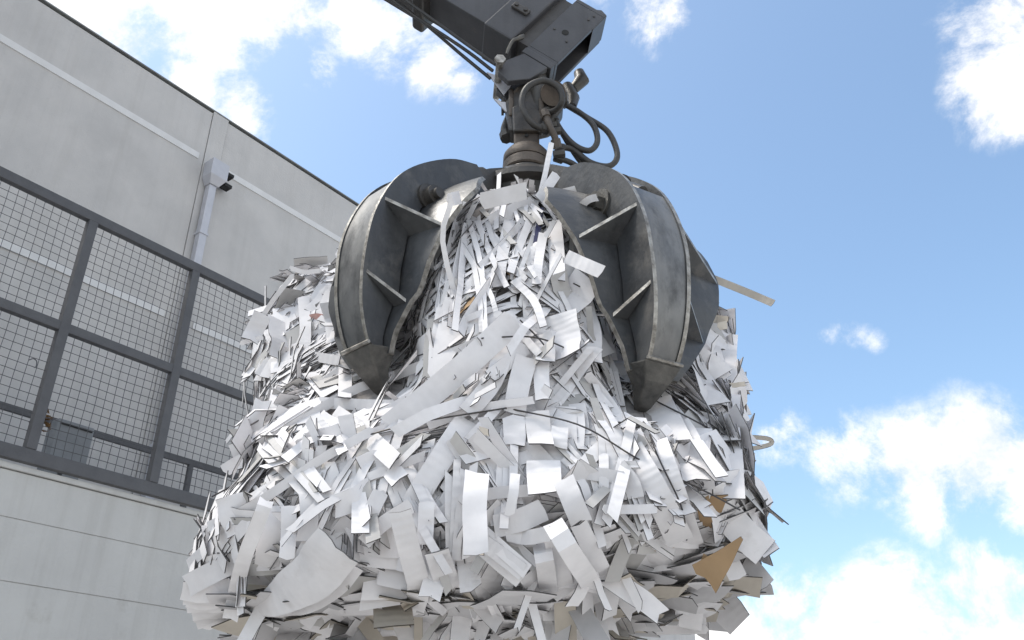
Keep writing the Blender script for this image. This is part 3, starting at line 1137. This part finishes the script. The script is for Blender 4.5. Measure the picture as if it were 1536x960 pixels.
def cluster():
    p, n = sample()
    if n[1] > .75 and RN.random() < .6:           # far side: fewer, nobody sees it from the yard
        return
    x, y, z = p
    e1 = unit(np.cross(UP, n)) if abs(n[2]) < .95 else V((1, 0, 0))
    e2 = np.cross(n, e1)
    cnt = RN.randint(3, 7)
    tiltdir = RN.uniform(0, 2 * math.pi)
    tilt = abs(RN.gauss(0, 11))
    lift = RN.uniform(0, .028)
    jag = .008
    nu, nv, cw, crump = 2, 7, 0, .012
    slip = RN.uniform(.006, .024)
    if n[2] < -.45:                                # underside: flat layers
        th_ = RN.uniform(0, 180)
        W_, L_ = RN.uniform(.08, .22), RN.uniform(.25, .5)
        tilt = abs(RN.gauss(0, 9))
        cnt = RN.randint(2, 5)
    elif z > 3.45 and -.52 < x < .48 and y < 3.7:      # narrow strips fanning down the mound
        if x < .12 or RN.random() < .25:
            W_, L_ = RN.uniform(.012, .030), RN.uniform(.3, .65)
            th_ = 90 + RN.gauss(0, 24) + (x + .05) * 55
            slip = RN.uniform(.02, .06)
            cnt = RN.randint(2, 5)
        else:
            W_, L_ = RN.uniform(.04, .12), RN.uniform(.15, .34)
            th_ = 85 + RN.gauss(0, 25)
    elif x > .68 and n[0] > -.2:                   # big flat faces of the right-hand end
        W_, L_ = RN.uniform(.14, .32), RN.uniform(.28, .5)
        th_ = 100 + RN.gauss(0, 22)
        tilt = abs(RN.gauss(0, 7))
        lift = RN.uniform(.0, .02)
        cnt = RN.randint(1, 4)
        nu, nv, crump = 4, 5, .02
    elif z < 2.62:                                 # ragged hanging lower edge
        W_, L_ = RN.uniform(.018, .06), RN.uniform(.22, .55)
        th_ = 90 + RN.gauss(0, 32)
        lift = RN.uniform(0, .07)
        tilt = abs(RN.gauss(0, 14))
        nv = 5
    elif x < -.62:
        W_, L_ = (RN.uniform(.018, .06), RN.uniform(.3, .8)) if RN.random() < .72 else (RN.uniform(.10, .2), RN.uniform(.22, .45))
        th_ = RN.choice((80, 65, 25, 100)) + RN.gauss(0, 16)
    else:                                          # middle front
        W_, L_ = (RN.uniform(.016, .055), RN.uniform(.3, .8)) if RN.random() < .8 else (RN.uniform(.07, .15), RN.uniform(.2, .45))
        th_ = (32 if x < .2 else 115) + RN.gauss(0, 19)
    if RN.random() < .05 and n[2] > -.45 and not (z > 3.45 and y < 3.7):
        W_, L_ = RN.uniform(.12, .2), RN.uniform(.28, .5)
        nu, nv, crump, cnt = 5, 6, .035, RN.randint(1, 3)
    pack = RN.random() < .24 and n[2] > -.45 and not (z > 3.45 and y < 3.7)
    if pack:
        tilt, tiltdir, cnt, W_, slip, lift = RN.uniform(58, 82), RN.choice((0, math.pi)), RN.randint(6, 11), RN.uniform(.09, .14), 0., RN.uniform(-.04, -.01)
        L_ = RN.uniform(.14, .32)
    a = RAD(th_)
    t_ = math.cos(a) * e1 + math.sin(a) * e2
    b_ = np.cross(n, t_)
    # tilt the whole pack so that its cut edges show
    ax = math.cos(tiltdir) * t_ + math.sin(tiltdir) * b_
    Rm = np.array(Matrix.Rotation(RAD(tilt), 3, Vector(ax)))
    n2, t2 = Rm @ n, Rm @ t_
    b2 = np.cross(n2, t2)
    sd = RN.choice((-1, 1))
    for i in range(cnt):
        c = p + n * (lift - .012) + b2 * sd * slip * (i - cnt / 2) + n2 * (.013 if pack else .0075) * (i - cnt / 2) + t2 * RN.gauss(0, .02)
        j = np.array(Matrix.Rotation(RN.gauss(0, .07), 3, Vector(n2)))
        rows = card_pts(c, j @ t2, n2, L_ * RN.uniform(.85, 1.1), W_ * RN.uniform(.85, 1.1), RN.uniform(-.1, .55), RN.gauss(0, 2 if W_ < .1 else .5), RN.gauss(0, 1.0), nu, nv, jag, crump)
        if not pack:
            rows = conform(rows, lift + RN.uniform(0, .03))
        put(rows, nu, nv, W_, L_, tint(), .0042, -n[1] + .25)

for _ in range(2900):
    cluster()

# --- flat layers squeezed out round the bottom of the bale
lowring = [V(v) for v in body[0] if 2.17 + lowrise(v[0], 2.2) < v[2] < 2.40 + lowrise(v[0], 2.3)]
for k in range(210):
    q = lowring[RN.randrange(len(lowring))]
    ctr = V((-.06, 3.75, q[2]))
    out = unit((q - ctr) * V((1, 1, 0)))
    tn_ = np.cross(UP, out)
    c = q - out * (RN.uniform(.10, .2) + (.07 if out[0] > .4 else 0)) + UP * RN.uniform(-.05, .02)
    n_ = unit(UP + out * RN.gauss(-.05, .08) + tn_ * RN.gauss(0, .05))
    j = np.array(Matrix.Rotation(RN.gauss(0, .35), 3, 'Z'))
    L_, W_ = RN.uniform(.16, .46), RN.uniform(.12, .26)
    rows = card_pts(c, j @ tn_, n_, L_, W_, RN.uniform(-.1, .3), RN.uniform(-.3, 1.2), RN.gauss(0, .3), 3, 4, .012, .02)
    put(rows, 3, 4, W_ * .4, L_, soil_shade(tint(RN.choice((None, None, None, 'beige')))), .0045, -out[1] + .25)

# --- sheets pressed flat on the underside, tints darkened for soil and shade, with a few hanging out of it
for k in range(260):
    x, y = RN.uniform(-1.0, .9), RN.uniform(3.2, 4.4)
    z = 2.20 - .06 * min(1, max(0, (y - 3.2) / .4))
    z += lowrise(x, z)
    hang = RN.random() < .18 and x < .4
    n_ = unit(V((RN.gauss(0, .12), RN.gauss(-.12, .14), -1)))
    a = RN.uniform(0, 6.3)
    t_ = V((math.cos(a), math.sin(a), RN.gauss(0, .06)))
    W_, L_ = RN.uniform(.05, .24), RN.uniform(.2, .5)
    if hang:
        t_ = unit(V((RN.gauss(0, .35), RN.gauss(0, .35), -1)))
        n_ = V((RN.gauss(0, .4), -1, 0))
        W_, L_ = RN.uniform(.03, .09), RN.uniform(.16, .36)
        z -= L_ * .3
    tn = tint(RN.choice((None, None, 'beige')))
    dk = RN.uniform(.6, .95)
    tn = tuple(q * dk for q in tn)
    rows = card_pts((x, y, z - RN.uniform(0, .04)), t_, n_, L_, W_, RN.gauss(0, .3), RN.gauss(0, .5), RN.gauss(0, .5), 3, 5, .012, .03)
    put(rows, 3, 5, W_, L_, tn, .0045, .25)

# --- strips that dangle from the lower front edge
for k in range(40):
    x = RN.uniform(-.40, .42)
    y = RN.uniform(3.0, 3.5)
    L_, W_ = RN.uniform(.14, .45), RN.choice((.016, .025, .035, .05, .075))
    z = 2.36 - .45 * (y - 3.0) - L_ * .28
    z += lowrise(x, z)
    t_ = unit(V((RN.gauss(0, .5), RN.gauss(.05, .3), -1)))
    rows = card_pts((x, y, z), t_, (RN.gauss(0, .45), -1, RN.gauss(.1, .2)), L_, W_, RN.gauss(0, .6), RN.gauss(0, 2), RN.gauss(0, 1.5), 3, 7, .012, .03)
    put(rows, 3, 7, W_, L_, tint(), .0045, .8)

# --- packs of board seen on their cut edges
def hit_px(x, y):
    d = unit(ray(x, y))
    h = BVH.ray_cast(Vector(O), Vector(d))
    if h[0] is None:
        return None, None
    return V(h[0]), V(h[1])

def pack_px(x, y, ang, L_, W_, cnt, gap=.011, sink=.03, lean=.25, kind=None, cl=0.):
    """a pile of sheets whose edges face outwards; ang = direction of the edges in the surface"""
    p, n = hit_px(x, y)
    if p is None:
        return
    if n @ (O - p) < 0:
        n = -n
    e1 = unit(np.cross(UP, n))
    e2 = np.cross(n, e1)
    t_ = math.cos(RAD(ang)) * e1 + math.sin(RAD(ang)) * e2
    s_ = unit(np.cross(n, t_))
    n2 = unit(s_ + n * lean)
    for i in range(cnt):
        c = p - n * sink + s_ * gap * (i - cnt / 2) + n * RN.gauss(0, .008) + t_ * RN.gauss(0, .012)
        j = np.array(Matrix.Rotation(RN.gauss(0, .03), 3, Vector(n)))
        rows = card_pts(c, j @ t_, j @ n2, L_ * RN.uniform(.85, 1.1), W_, cl + RN.gauss(0, .06), 0, 0, 2, 5, .01, .006)
        put(rows, 2, 5, .02, L_, tint(kind), .0045, .3)

for a in [(690, 665, 12, .30, .16, 12), (630, 662, 14, .22, .14, 12), (720, 690, 8, .26, .14, 9), (860, 600, 100, .22, .14, 10), (905, 590, 97, .22, .15, 12), (890, 640, 95, .2, .14, 9),
          (393, 560, 84, .34, .16, 12), (405, 640, 78, .30, .16, 12), (520, 575, 60, .2, .12, 8), (480, 620, 62, .26, .14, 9), (440, 645, 62, .26, .14, 9), (760, 640, 10, .2, .14, 8),
          (820, 470, 15, .14, .12, 8), (600, 700, 30, .24, .14, 8), (500, 700, 40, .22, .14, 8), (880, 700, 120, .2, .14, 8), (1000, 700, 118, .3, .14, 5), (1070, 690, 95, .26, .14, 6),
          (330, 830, 60, .22, .16, 9), (310, 890, -30, .22, .18, 9), (740, 760, 15, .28, .14, 8), (930, 800, 30, .24, .14, 9), (1120, 840, -50, .28, .18, 7), (950, 860, 4, .4, .16, 9),
          (680, 530, 25, .22, .12, 8), (760, 560, 20, .2, .12, 8), (560, 640, 20, .22, .12, 8), (640, 590, 15, .24, .12, 8)]:
    pack_px(*a)

CARDS.sort(key=lambda q: -q[0])
N_PART = 255
for q in CARDS[:N_PART]:
    m = Paper()
    m.grid(q[1], q[2], q[3], q[4], q[5], q[6], q[7])
    m.done('cardboard_piece', bale)
m = Paper()
for q in CARDS[N_PART:]:
    m.grid(q[1], q[2], q[3], q[4], q[5], q[6], q[7])
m.done('cardboard_scraps', bale)['kind'] = 'stuff'
print('cards', len(CARDS))

# --- single strips and sheets that can be told apart
def depth_curve(px, n):
    """positions on the bale below a drawn line: smooth distance along the line"""
    xy = spline([(x, y, 0) for x, y in px], n)
    ts, k = [], []
    for i, q in enumerate(xy):
        h, nn = hit_px(q[0], q[1])
        if h is not None:
            ts.append(np.linalg.norm(h - O))
            k.append(i / (n - 1))
    if not ts:
        return xy, [3.9] * n
    deg = min(2 if len(ts) > 5 else (1 if len(ts) > 2 else 0), 2)
    if len(ts) < n * .6:
        deg = 0
    cf = np.polyfit(k, ts, deg)
    val = np.polyval(cf, np.linspace(0, 1, n))
    mn = np.polyval(cf, np.array(k)) - np.array(ts)
    val = val - max(0, np.percentile(mn, 75)) * .7
    return xy, list(np.clip(val, min(ts) - .12, max(ts) + .1))

def strip_px(px, wpx, lift=.05, cw=0., kind=None, roll=0., name='strip', parent=bale, n=9, ends=(0, 0), dist=None, nu=3, th=.005, wprof=None, crumple=.012):
    xy, ts = depth_curve(px, n)
    if dist:
        ts = list(np.linspace(dist[0], dist[1], n))
    C = []
    kk, k0 = (RN.uniform(-.10, .16), RN.uniform(.35, .75)) if dist is None else (0, .5)
    for i, (q, t_) in enumerate(zip(xy, ts)):
        k = i / (n - 1)
        l_ = lift + (.045 if dist is None else 0) + ends[0] * (1 - k) ** 2 + ends[1] * k ** 2 + kk * max(0, k - k0)
        C.append(O + unit(ray(q[0], q[1])) * (t_ - l_))
    rows = []
    L_ = sum(np.linalg.norm(C[i + 1] - C[i]) for i in range(n - 1))
    for i in range(n):
        t_ = unit(C[min(i + 1, n - 1)] - C[max(i - 1, 0)])
        vd = unit(O - C[i])
        b = unit(np.cross(vd, t_))
        nn = unit(np.cross(t_, b))
        a = RAD(roll) + (.12 * math.sin(i * 1.3 + px[0][0]))
        b, nn = b * math.cos(a) + nn * math.sin(a), nn * math.cos(a) - b * math.sin(a)
        wpp = wpx if wprof is None else wpx * float(np.interp(i / (n - 1), *wprof))
        W_ = wpp * np.linalg.norm(C[i] - O) / F_PX / math.cos(RAD(roll)) * .98
        row = []
        for j in range(nu):
            x = (j / (nu - 1) - .5) * W_
            q = C[i] + b * x - nn * cw * x * x
            if i in (0, n - 1):
                q = q + t_ * RN.uniform(-.008, .008)
            q = q + nn * crumple * noise.noise(Vector(q * 5.0))
            row.append(q)
        rows.append(row)
    m = Paper()
    # top must face the viewer
    N0 = np.cross(rows[0][-1] - rows[0][0], rows[1][0] - rows[0][0])
    if N0 @ (O - rows[0][0]) < 0:
        rows = [r_[::-1] for r_ in rows]
    m.grid(rows, nu, n, th, tint(kind or 'white'), wpx * .003, L_)
    return m.done(name, parent)

# thin strips spilling down from the crest of the mound
RN.seed(77)
for (pts, w) in [
    (((695, 302), (650, 360), (648, 440)), 8), (((677, 302), (664, 362), (690, 470)), 8), (((700, 335), (684, 400), (676, 490)), 9), (((703, 330), (722, 400), (728, 500)), 8),
    (((690, 312), (672, 380), (655, 470)), 9), (((698, 340), (690, 430), (682, 495)), 10), (((716, 330), (735, 380), (760, 430)), 9), (((705, 370), (718, 440), (722, 500)), 8),
    (((660, 380), (645, 440), (634, 500)), 8), (((642, 410), (635, 470), (628, 515)), 8), (((672, 420), (660, 470), (640, 515)), 8), (((730, 330), (745, 370), (790, 420)), 8),
    (((765, 330), (752, 390), (748, 430)), 18), (((740, 420), (700, 480), (690, 500)), 14), (((795, 330), (775, 380), (765, 410)), 12), (((688, 360), (730, 430), (745, 470)), 8),
    (((720, 400), (760, 360), (785, 330)), 10), (((650, 500), (700, 478), (740, 462)), 10), (((745, 470), (780, 500), (808, 530)), 12), (((770, 420), (800, 450), (815, 490)), 12)]:
    strip_px(pts, w, .05, roll=RN.uniform(-25, 25), n=7, nu=2)
# broad pieces worked into the front
for (pts, w, kw) in [
    (((722, 302), (756, 294), (790, 286)), 26, {}), (((672, 300), (690, 296)), 20, {}), (((735, 335), (765, 318), (800, 305)), 22, {}), (((842, 285), (850, 310), (858, 345)), 42, dict(cw=2.5)),
    (((830, 330), (835, 380), (836, 420)), 24, {}), (((815, 350), (808, 390), (805, 425)), 14, {}), (((790, 400), (798, 425), (800, 430)), 22, {}),
    (((640, 640), (720, 612), (800, 600)), 12, {}), (((480, 604), (545, 607), (612, 609)), 17, {}), (((575, 570), (640, 545), (720, 512)), 15, {}), (((440, 640), (520, 590), (600, 560)), 14, {}),
    (((560, 650), (640, 622), (690, 612)), 16, {}), (((760, 510), (740, 570), (700, 620)), 30, {}), (((790, 520), (760, 545), (735, 565)), 22, {}), (((790, 535), (778, 580), (772, 620)), 34, {}),
    (((815, 520), (812, 560), (815, 600)), 24, {}), (((840, 470), (845, 500), (846, 535)), 50, dict(roll=20)), (((870, 455), (882, 500), (884, 540)), 40, dict(roll=-15)), (((812, 500), (818, 520), (818, 540)), 30, {}),
    (((905, 480), (912, 520), (928, 560)), 26, {}), (((770, 625), (772, 650), (770, 670)), 34, {}), (((805, 615), (808, 645), (812, 665)), 38, dict(cw=1.5)), (((840, 640), (838, 670)), 26, {}),
    (((880, 560), (905, 590), (940, 640)), 14, {}), (((915, 600), (935, 640), (955, 680)), 16, dict(roll=30)), (((700, 630), (660, 690), (618, 758)), 36, dict(cw=1.0)), (((618, 758), (575, 785), (545, 815)), 22, {}),
    (((640, 755), (639, 785), (637, 815)), 24, {}), (((815, 690), (816, 715), (818, 740)), 52, {}), (((455, 445), (458, 490), (456, 540)), 17, dict(lift=.08)), (((418, 526), (460, 533), (508, 541)), 15, {}),
    (((517, 525), (518, 560), (517, 595)), 20, {}), (((425, 480), (430, 510), (428, 540)), 44, dict(roll=-30)), (((395, 470), (385, 490), (375, 510)), 26, {}), (((440, 412), (410, 450), (378, 500)), 7, {}),
    (((430, 585), (425, 610), (415, 640)), 44, {}), (((500, 620), (545, 650), (590, 690)), 28, dict(cw=1)), (((480, 620), (500, 650), (515, 680)), 16, {}), (((395, 600), (380, 650), (378, 700)), 22, dict(roll=30)),
    (((405, 758), (404, 805), (400, 850)), 34, dict(cw=1.5)), (((433, 758), (433, 800), (430, 838)), 22, {}), (((462, 740), (464, 780), (456, 815)), 26, {}), (((500, 760), (530, 750), (560, 730)), 34, {}),
    (((330, 800), (360, 792), (400, 785)), 24, {}), (((345, 745), (350, 770), (362, 800)), 40, dict(roll=20)), (((540, 700), (570, 690), (600, 720)), 30, {}), (((570, 740), (556, 770), (548, 800)), 24, {}),
    (((310, 835), (318, 812), (335, 790)), 30, {}), (((690, 750), (740, 740), (800, 735)), 18, {}), (((760, 800), (790, 806), (825, 800)), 22, dict(cw=2)), (((740, 790), (780, 780), (815, 765)), 34, dict(cw=2.5)),
    (((905, 680), (906, 715), (905, 752)), 15, {}), (((868, 708), (900, 712), (936, 717)), 20, {}), (((905, 764), (945, 764), (985, 763)), 14, dict(lift=.09)), (((925, 700), (945, 725), (952, 750)), 30, {}),
    (((945, 672), (985, 740), (1022, 815)), 40, dict(cw=.8, lift=.06)), (((985, 660), (1010, 730), (1040, 820)), 32, dict(lift=.05)), (((1000, 620), (1030, 660), (1045, 720)), 40, dict(lift=.03)),
    (((985, 600), (1005, 640), (1020, 670)), 44, dict(lift=.03)), (((1078, 500), (1076, 535), (1078, 575)), 56, dict(lift=.05, cw=.4)), (((1080, 590), (1078, 630), (1080, 660)), 60, dict(lift=.04)), (((1085, 660), (1088, 700), (1090, 745)), 52, dict(lift=.03)),
    (((1050, 640), (1046, 690), (1055, 735)), 36, dict(lift=.03)), (((1090, 770), (1115, 800), (1150, 830)), 44, dict(lift=.05, cw=.5)), (((1075, 790), (1090, 830), (1108, 868)), 26, dict(lift=.05)), (((1118, 770), (1140, 805), (1158, 830)), 26, dict(lift=.03)),
    (((1100, 830), (1125, 850), (1150, 880)), 28, dict(lift=.03)), (((960, 850), (1000, 845), (1050, 838)), 20, dict(lift=.05)), (((900, 900), (960, 895), (1020, 885)), 20, {}), (((790, 880), (850, 870), (900, 880)), 22, {})]:
    kw2 = dict(lift=.055)
    kw2.update(kw)
    strip_px(pts, w, **kw2)

G1 = 'loose strips dangling from the bale'
def loose(pts, w, label, name='cardboard_strip', cat='cardboard strip', group=None, **kw):
    o = strip_px(pts, w, parent=None, name=name, **kw)
    return tag(o, label, cat, group)
loose(((771, 480), (690, 555), (585, 640)), 40, 'broad flat strip lying diagonally across the bale below the crest', lift=.10, cw=.4, n=10)
loose(((716, 706), (712, 760), (714, 832)), 37, 'wide clean strip hanging straight down with frayed brown lower end', lift=.13, ends=(0, .05), cw=.6)
loose(((773, 712), (770, 740), (764, 772)), 15, 'narrow short strip hanging beside the wide clean one', lift=.12)
loose(((845, 718), (858, 750), (872, 783)), 33, 'short creased strip hanging above the long stepped strip', lift=.12)
loose(((828, 782), (862, 838), (888, 880), (898, 925), (912, 975)), 31, 'long stepped strip hanging in creased sections from the lower edge', lift=.15, n=13)
loose(((868, 785), (890, 830), (905, 860), (922, 892)), 27, 'hanging strip with a ragged end close behind the long stepped strip', lift=.11, n=10)
loose(((812, 812), (822, 880), (826, 980)), 28, 'straight shaded strip hanging far below the bale beside the stepped strip', lift=.05, ends=(0, .03))
loose(((826, 800), (840, 850), (852, 896)), 26, 'shaded strip hanging between straight strip and stepped strip', lift=.10)
loose(((600, 768), (615, 830), (628, 880), (620, 914)), 33, 'bent strip hanging with torn brown honeycomb end', lift=.14, n=11)
loose(((656, 830), (664, 855), (674, 882)), 36, 'short square flap hanging from crumpled edge', lift=.13)
loose(((560, 860), (590, 905), (620, 965)), 30, 'dark shaded strip slanting down under the bale from the curved sheet', lift=.02)
loose(((630, 885), (650, 905), (672, 925), (682, 960)), 11, 'thin curling ribbed strip drooping from the torn honeycomb end', lift=.10)
loose(((525, 955), (540, 920), (562, 870)), 12, 'thin strip crossing under the curved sheet', lift=.0)
loose(((345, 930), (364, 845), (388, 782), (400, 750)), 21, 'upright strip with brown torn foot at the ragged low corner', lift=.14, n=10)
loose(((282, 878), (320, 858), (362, 838)), 30, 'white strip sticking out flat over the fanned corner sheets', lift=.12, dist=(3.55, 3.45))
loose(((312, 790), (385, 755), (480, 690), (560, 645)), 14, 'long thin strip rising slantwise along the lower bale by the fence', lift=.09, n=12)
loose(((337, 706), (356, 694), (376, 684)), 19, 'short strip poking out sideways in front of the wire mesh', lift=.10)
loose(((352, 664), (360, 684), (366, 702)), 19, 'stubby strip standing up over the one poking sideways', lift=.08)
loose(((360, 515), (378, 510), (395, 506)), 7, 'pointed sliver sticking out toward the fence', lift=.05)
loose(((436, 402), (456, 408), (482, 406)), 7, 'small pale sliver on the shoulder beside the claw', lift=.0)
loose(((848, 384), (875, 396), (903, 408)), 21, 'short flat strip with square end lying over edge of the claw', lift=.12, dist=(3.72, 3.60))
loose(((827, 215), (820, 250), (811, 290)), 8, 'thin upright strip standing in front of the rotator', dist=(4.42, 4.22))
loose(((834, 262), (822, 280), (808, 298)), 15, 'short strip leaning against the thin upright one', dist=(4.28, 4.16))
loose(((873, 308), (884, 299), (897, 296)), 11, 'small bent flap resting against the claw with stepped nut', dist=(4.0, 3.95))
loose(((1050, 410), (1105, 432), (1160, 455)), 11, 'long straight stick of pale board poking out into the sky', kind='beige', dist=(4.75, 4.62), crumple=.003)
loose(((1095, 578), (1108, 577), (1119, 575)), 7, 'tiny pale end of board poking out beside the binding wire', kind='beige', lift=.02)
loose(((1098, 658), (1125, 656), (1150, 658), (1158, 663), (1150, 668), (1122, 674)), 6, 'thin beige strip bent back in a hairpin against the cloud', kind='beige', dist=(4.1, 4.1), n=16, roll=20, crumple=.002)
loose(((985, 946), (1022, 945), (1061, 944)), 12, 'flat grey strip poking out low under the bale', dist=(4.0, 3.95), lift=0)
loose(((505, 820), (470, 862), (425, 893), (375, 919)), 62, 'large curved sheet curling out from the lower edge to a point', name='cardboard_sheet', cat='cardboard sheet', lift=.19, ends=(.02, .10), cw=1.6, n=12, nu=7, wprof=([0, .25, .6, .85, 1], [1.25, 1.25, 1.0, .6, .06]))
loose(((515, 838), (482, 875), (435, 899), (385, 920)), 56, 'shaded underlying sheet nested below the large curved one', name='cardboard_sheet', cat='cardboard sheet', lift=.15, ends=(.02, .10), cw=1.6, n=12, nu=7, wprof=([0, .25, .6, .85, 1], [1.2, 1.2, 1.0, .6, .06]))
loose(((1112, 808), (1085, 838), (1056, 868)), 38, 'folded brown kraft sheet jutting out near the low corner', name='kraft_sheet', cat='kraft paper', kind='kraft', lift=.0, dist=(3.12, 3.17), wprof=([0, 1], [.15, 1.3]), nu=5)
loose(((1072, 835), (1066, 850), (1056, 866)), 32, 'crumpled kraft flap tucked beneath the folded brown sheet', name='kraft_sheet', cat='kraft paper', kind='kraft', lift=.0, dist=(3.18, 3.20), nu=5)
loose(((1054, 745), (1056, 768), (1062, 795)), 18, 'narrow brown kraft patch wedged between white sheets', name='kraft_sheet', cat='kraft paper', kind='kraft', lift=.06, nu=4)
# fan of sheets at the low ragged corner by the wall
for k in range(9):
    strip_px(((272 + 3 * k, 886 + 6 * k), (318, 890 + 5 * k), (352, 880 + 5 * k)), 26, .06 - .012 * k, name='corner_sheet', dist=(3.52 + .014 * k, 3.46 + .02 * k), roll=30 + 2 * k)
# torn brown ends
for (pts, w) in ((((612, 898), (620, 912)), 26), (((338, 905), (334, 925)), 20), (((700, 827), (726, 830)), 6), (((720, 645), (735, 650)), 10), (((1058, 476), (1090, 480)), 12), (((1078, 490), (1088, 488)), 12)):
    strip_px(pts, w, .15, kind='beige', name='torn_edge', n=3, nu=3, crumple=.03)
# blue strap, red scraps
def strap(pts, w, mt, label, name, cat, **kw):
    o = strip_px(pts, w, parent=None, name=name, **kw)
    o.data.materials[0] = M[mt]
    o.data.materials[1] = M[mt]
    return tag(o, label, cat)
strap(((812, 312), (806, 350), (796, 405)), 8, 'blue', 'dark blue strap running down through the crest of the bale', 'blue_strap', 'strap', lift=.035)
strap(((465, 478), (475, 476), (486, 478)), 12, 'fadedred', 'small faded red scrap beside the claw', 'red_scrap', 'scrap', lift=.05)
strap(((478, 925), (482, 945), (476, 975)), 14, 'red', 'bright red strap hanging under the curved sheet', 'red_strap', 'strap', dist=(4.3, 4.3))

# binding wires drawn tight over the bale
def wire_px(pts, lift=.12, r=.0032):
    xy, ts = depth_curve(pts, 26)
    C = [O + unit(ray(q[0], q[1])) * (t_ - lift) for q, t_ in zip(xy, ts)]
    m = MB()
    m.tube(C, r, 6)
    m.build('binding_wire', 'wirebale', bale, smooth=True)
for pts in [((372, 640), (440, 602), (531, 577), (614, 538), (725, 507)), ((725, 507), (800, 506), (860, 528), (945, 575)), ((318, 745), (420, 692), (500, 668), (620, 635), (760, 612)), ((760, 612), (870, 638), (960, 690), (1060, 738), (1110, 765)),
            ((985, 602), (1040, 630), (1098, 662)), ((1040, 532), (1070, 555), (1098, 574)), ((780, 480), (810, 510), (832, 540)), ((860, 425), (890, 440), (908, 452)), ((965, 620), (985, 680), (1022, 760), (1030, 810)), ((880, 870), (934, 880), (936, 948))]:
    wire_px(pts)
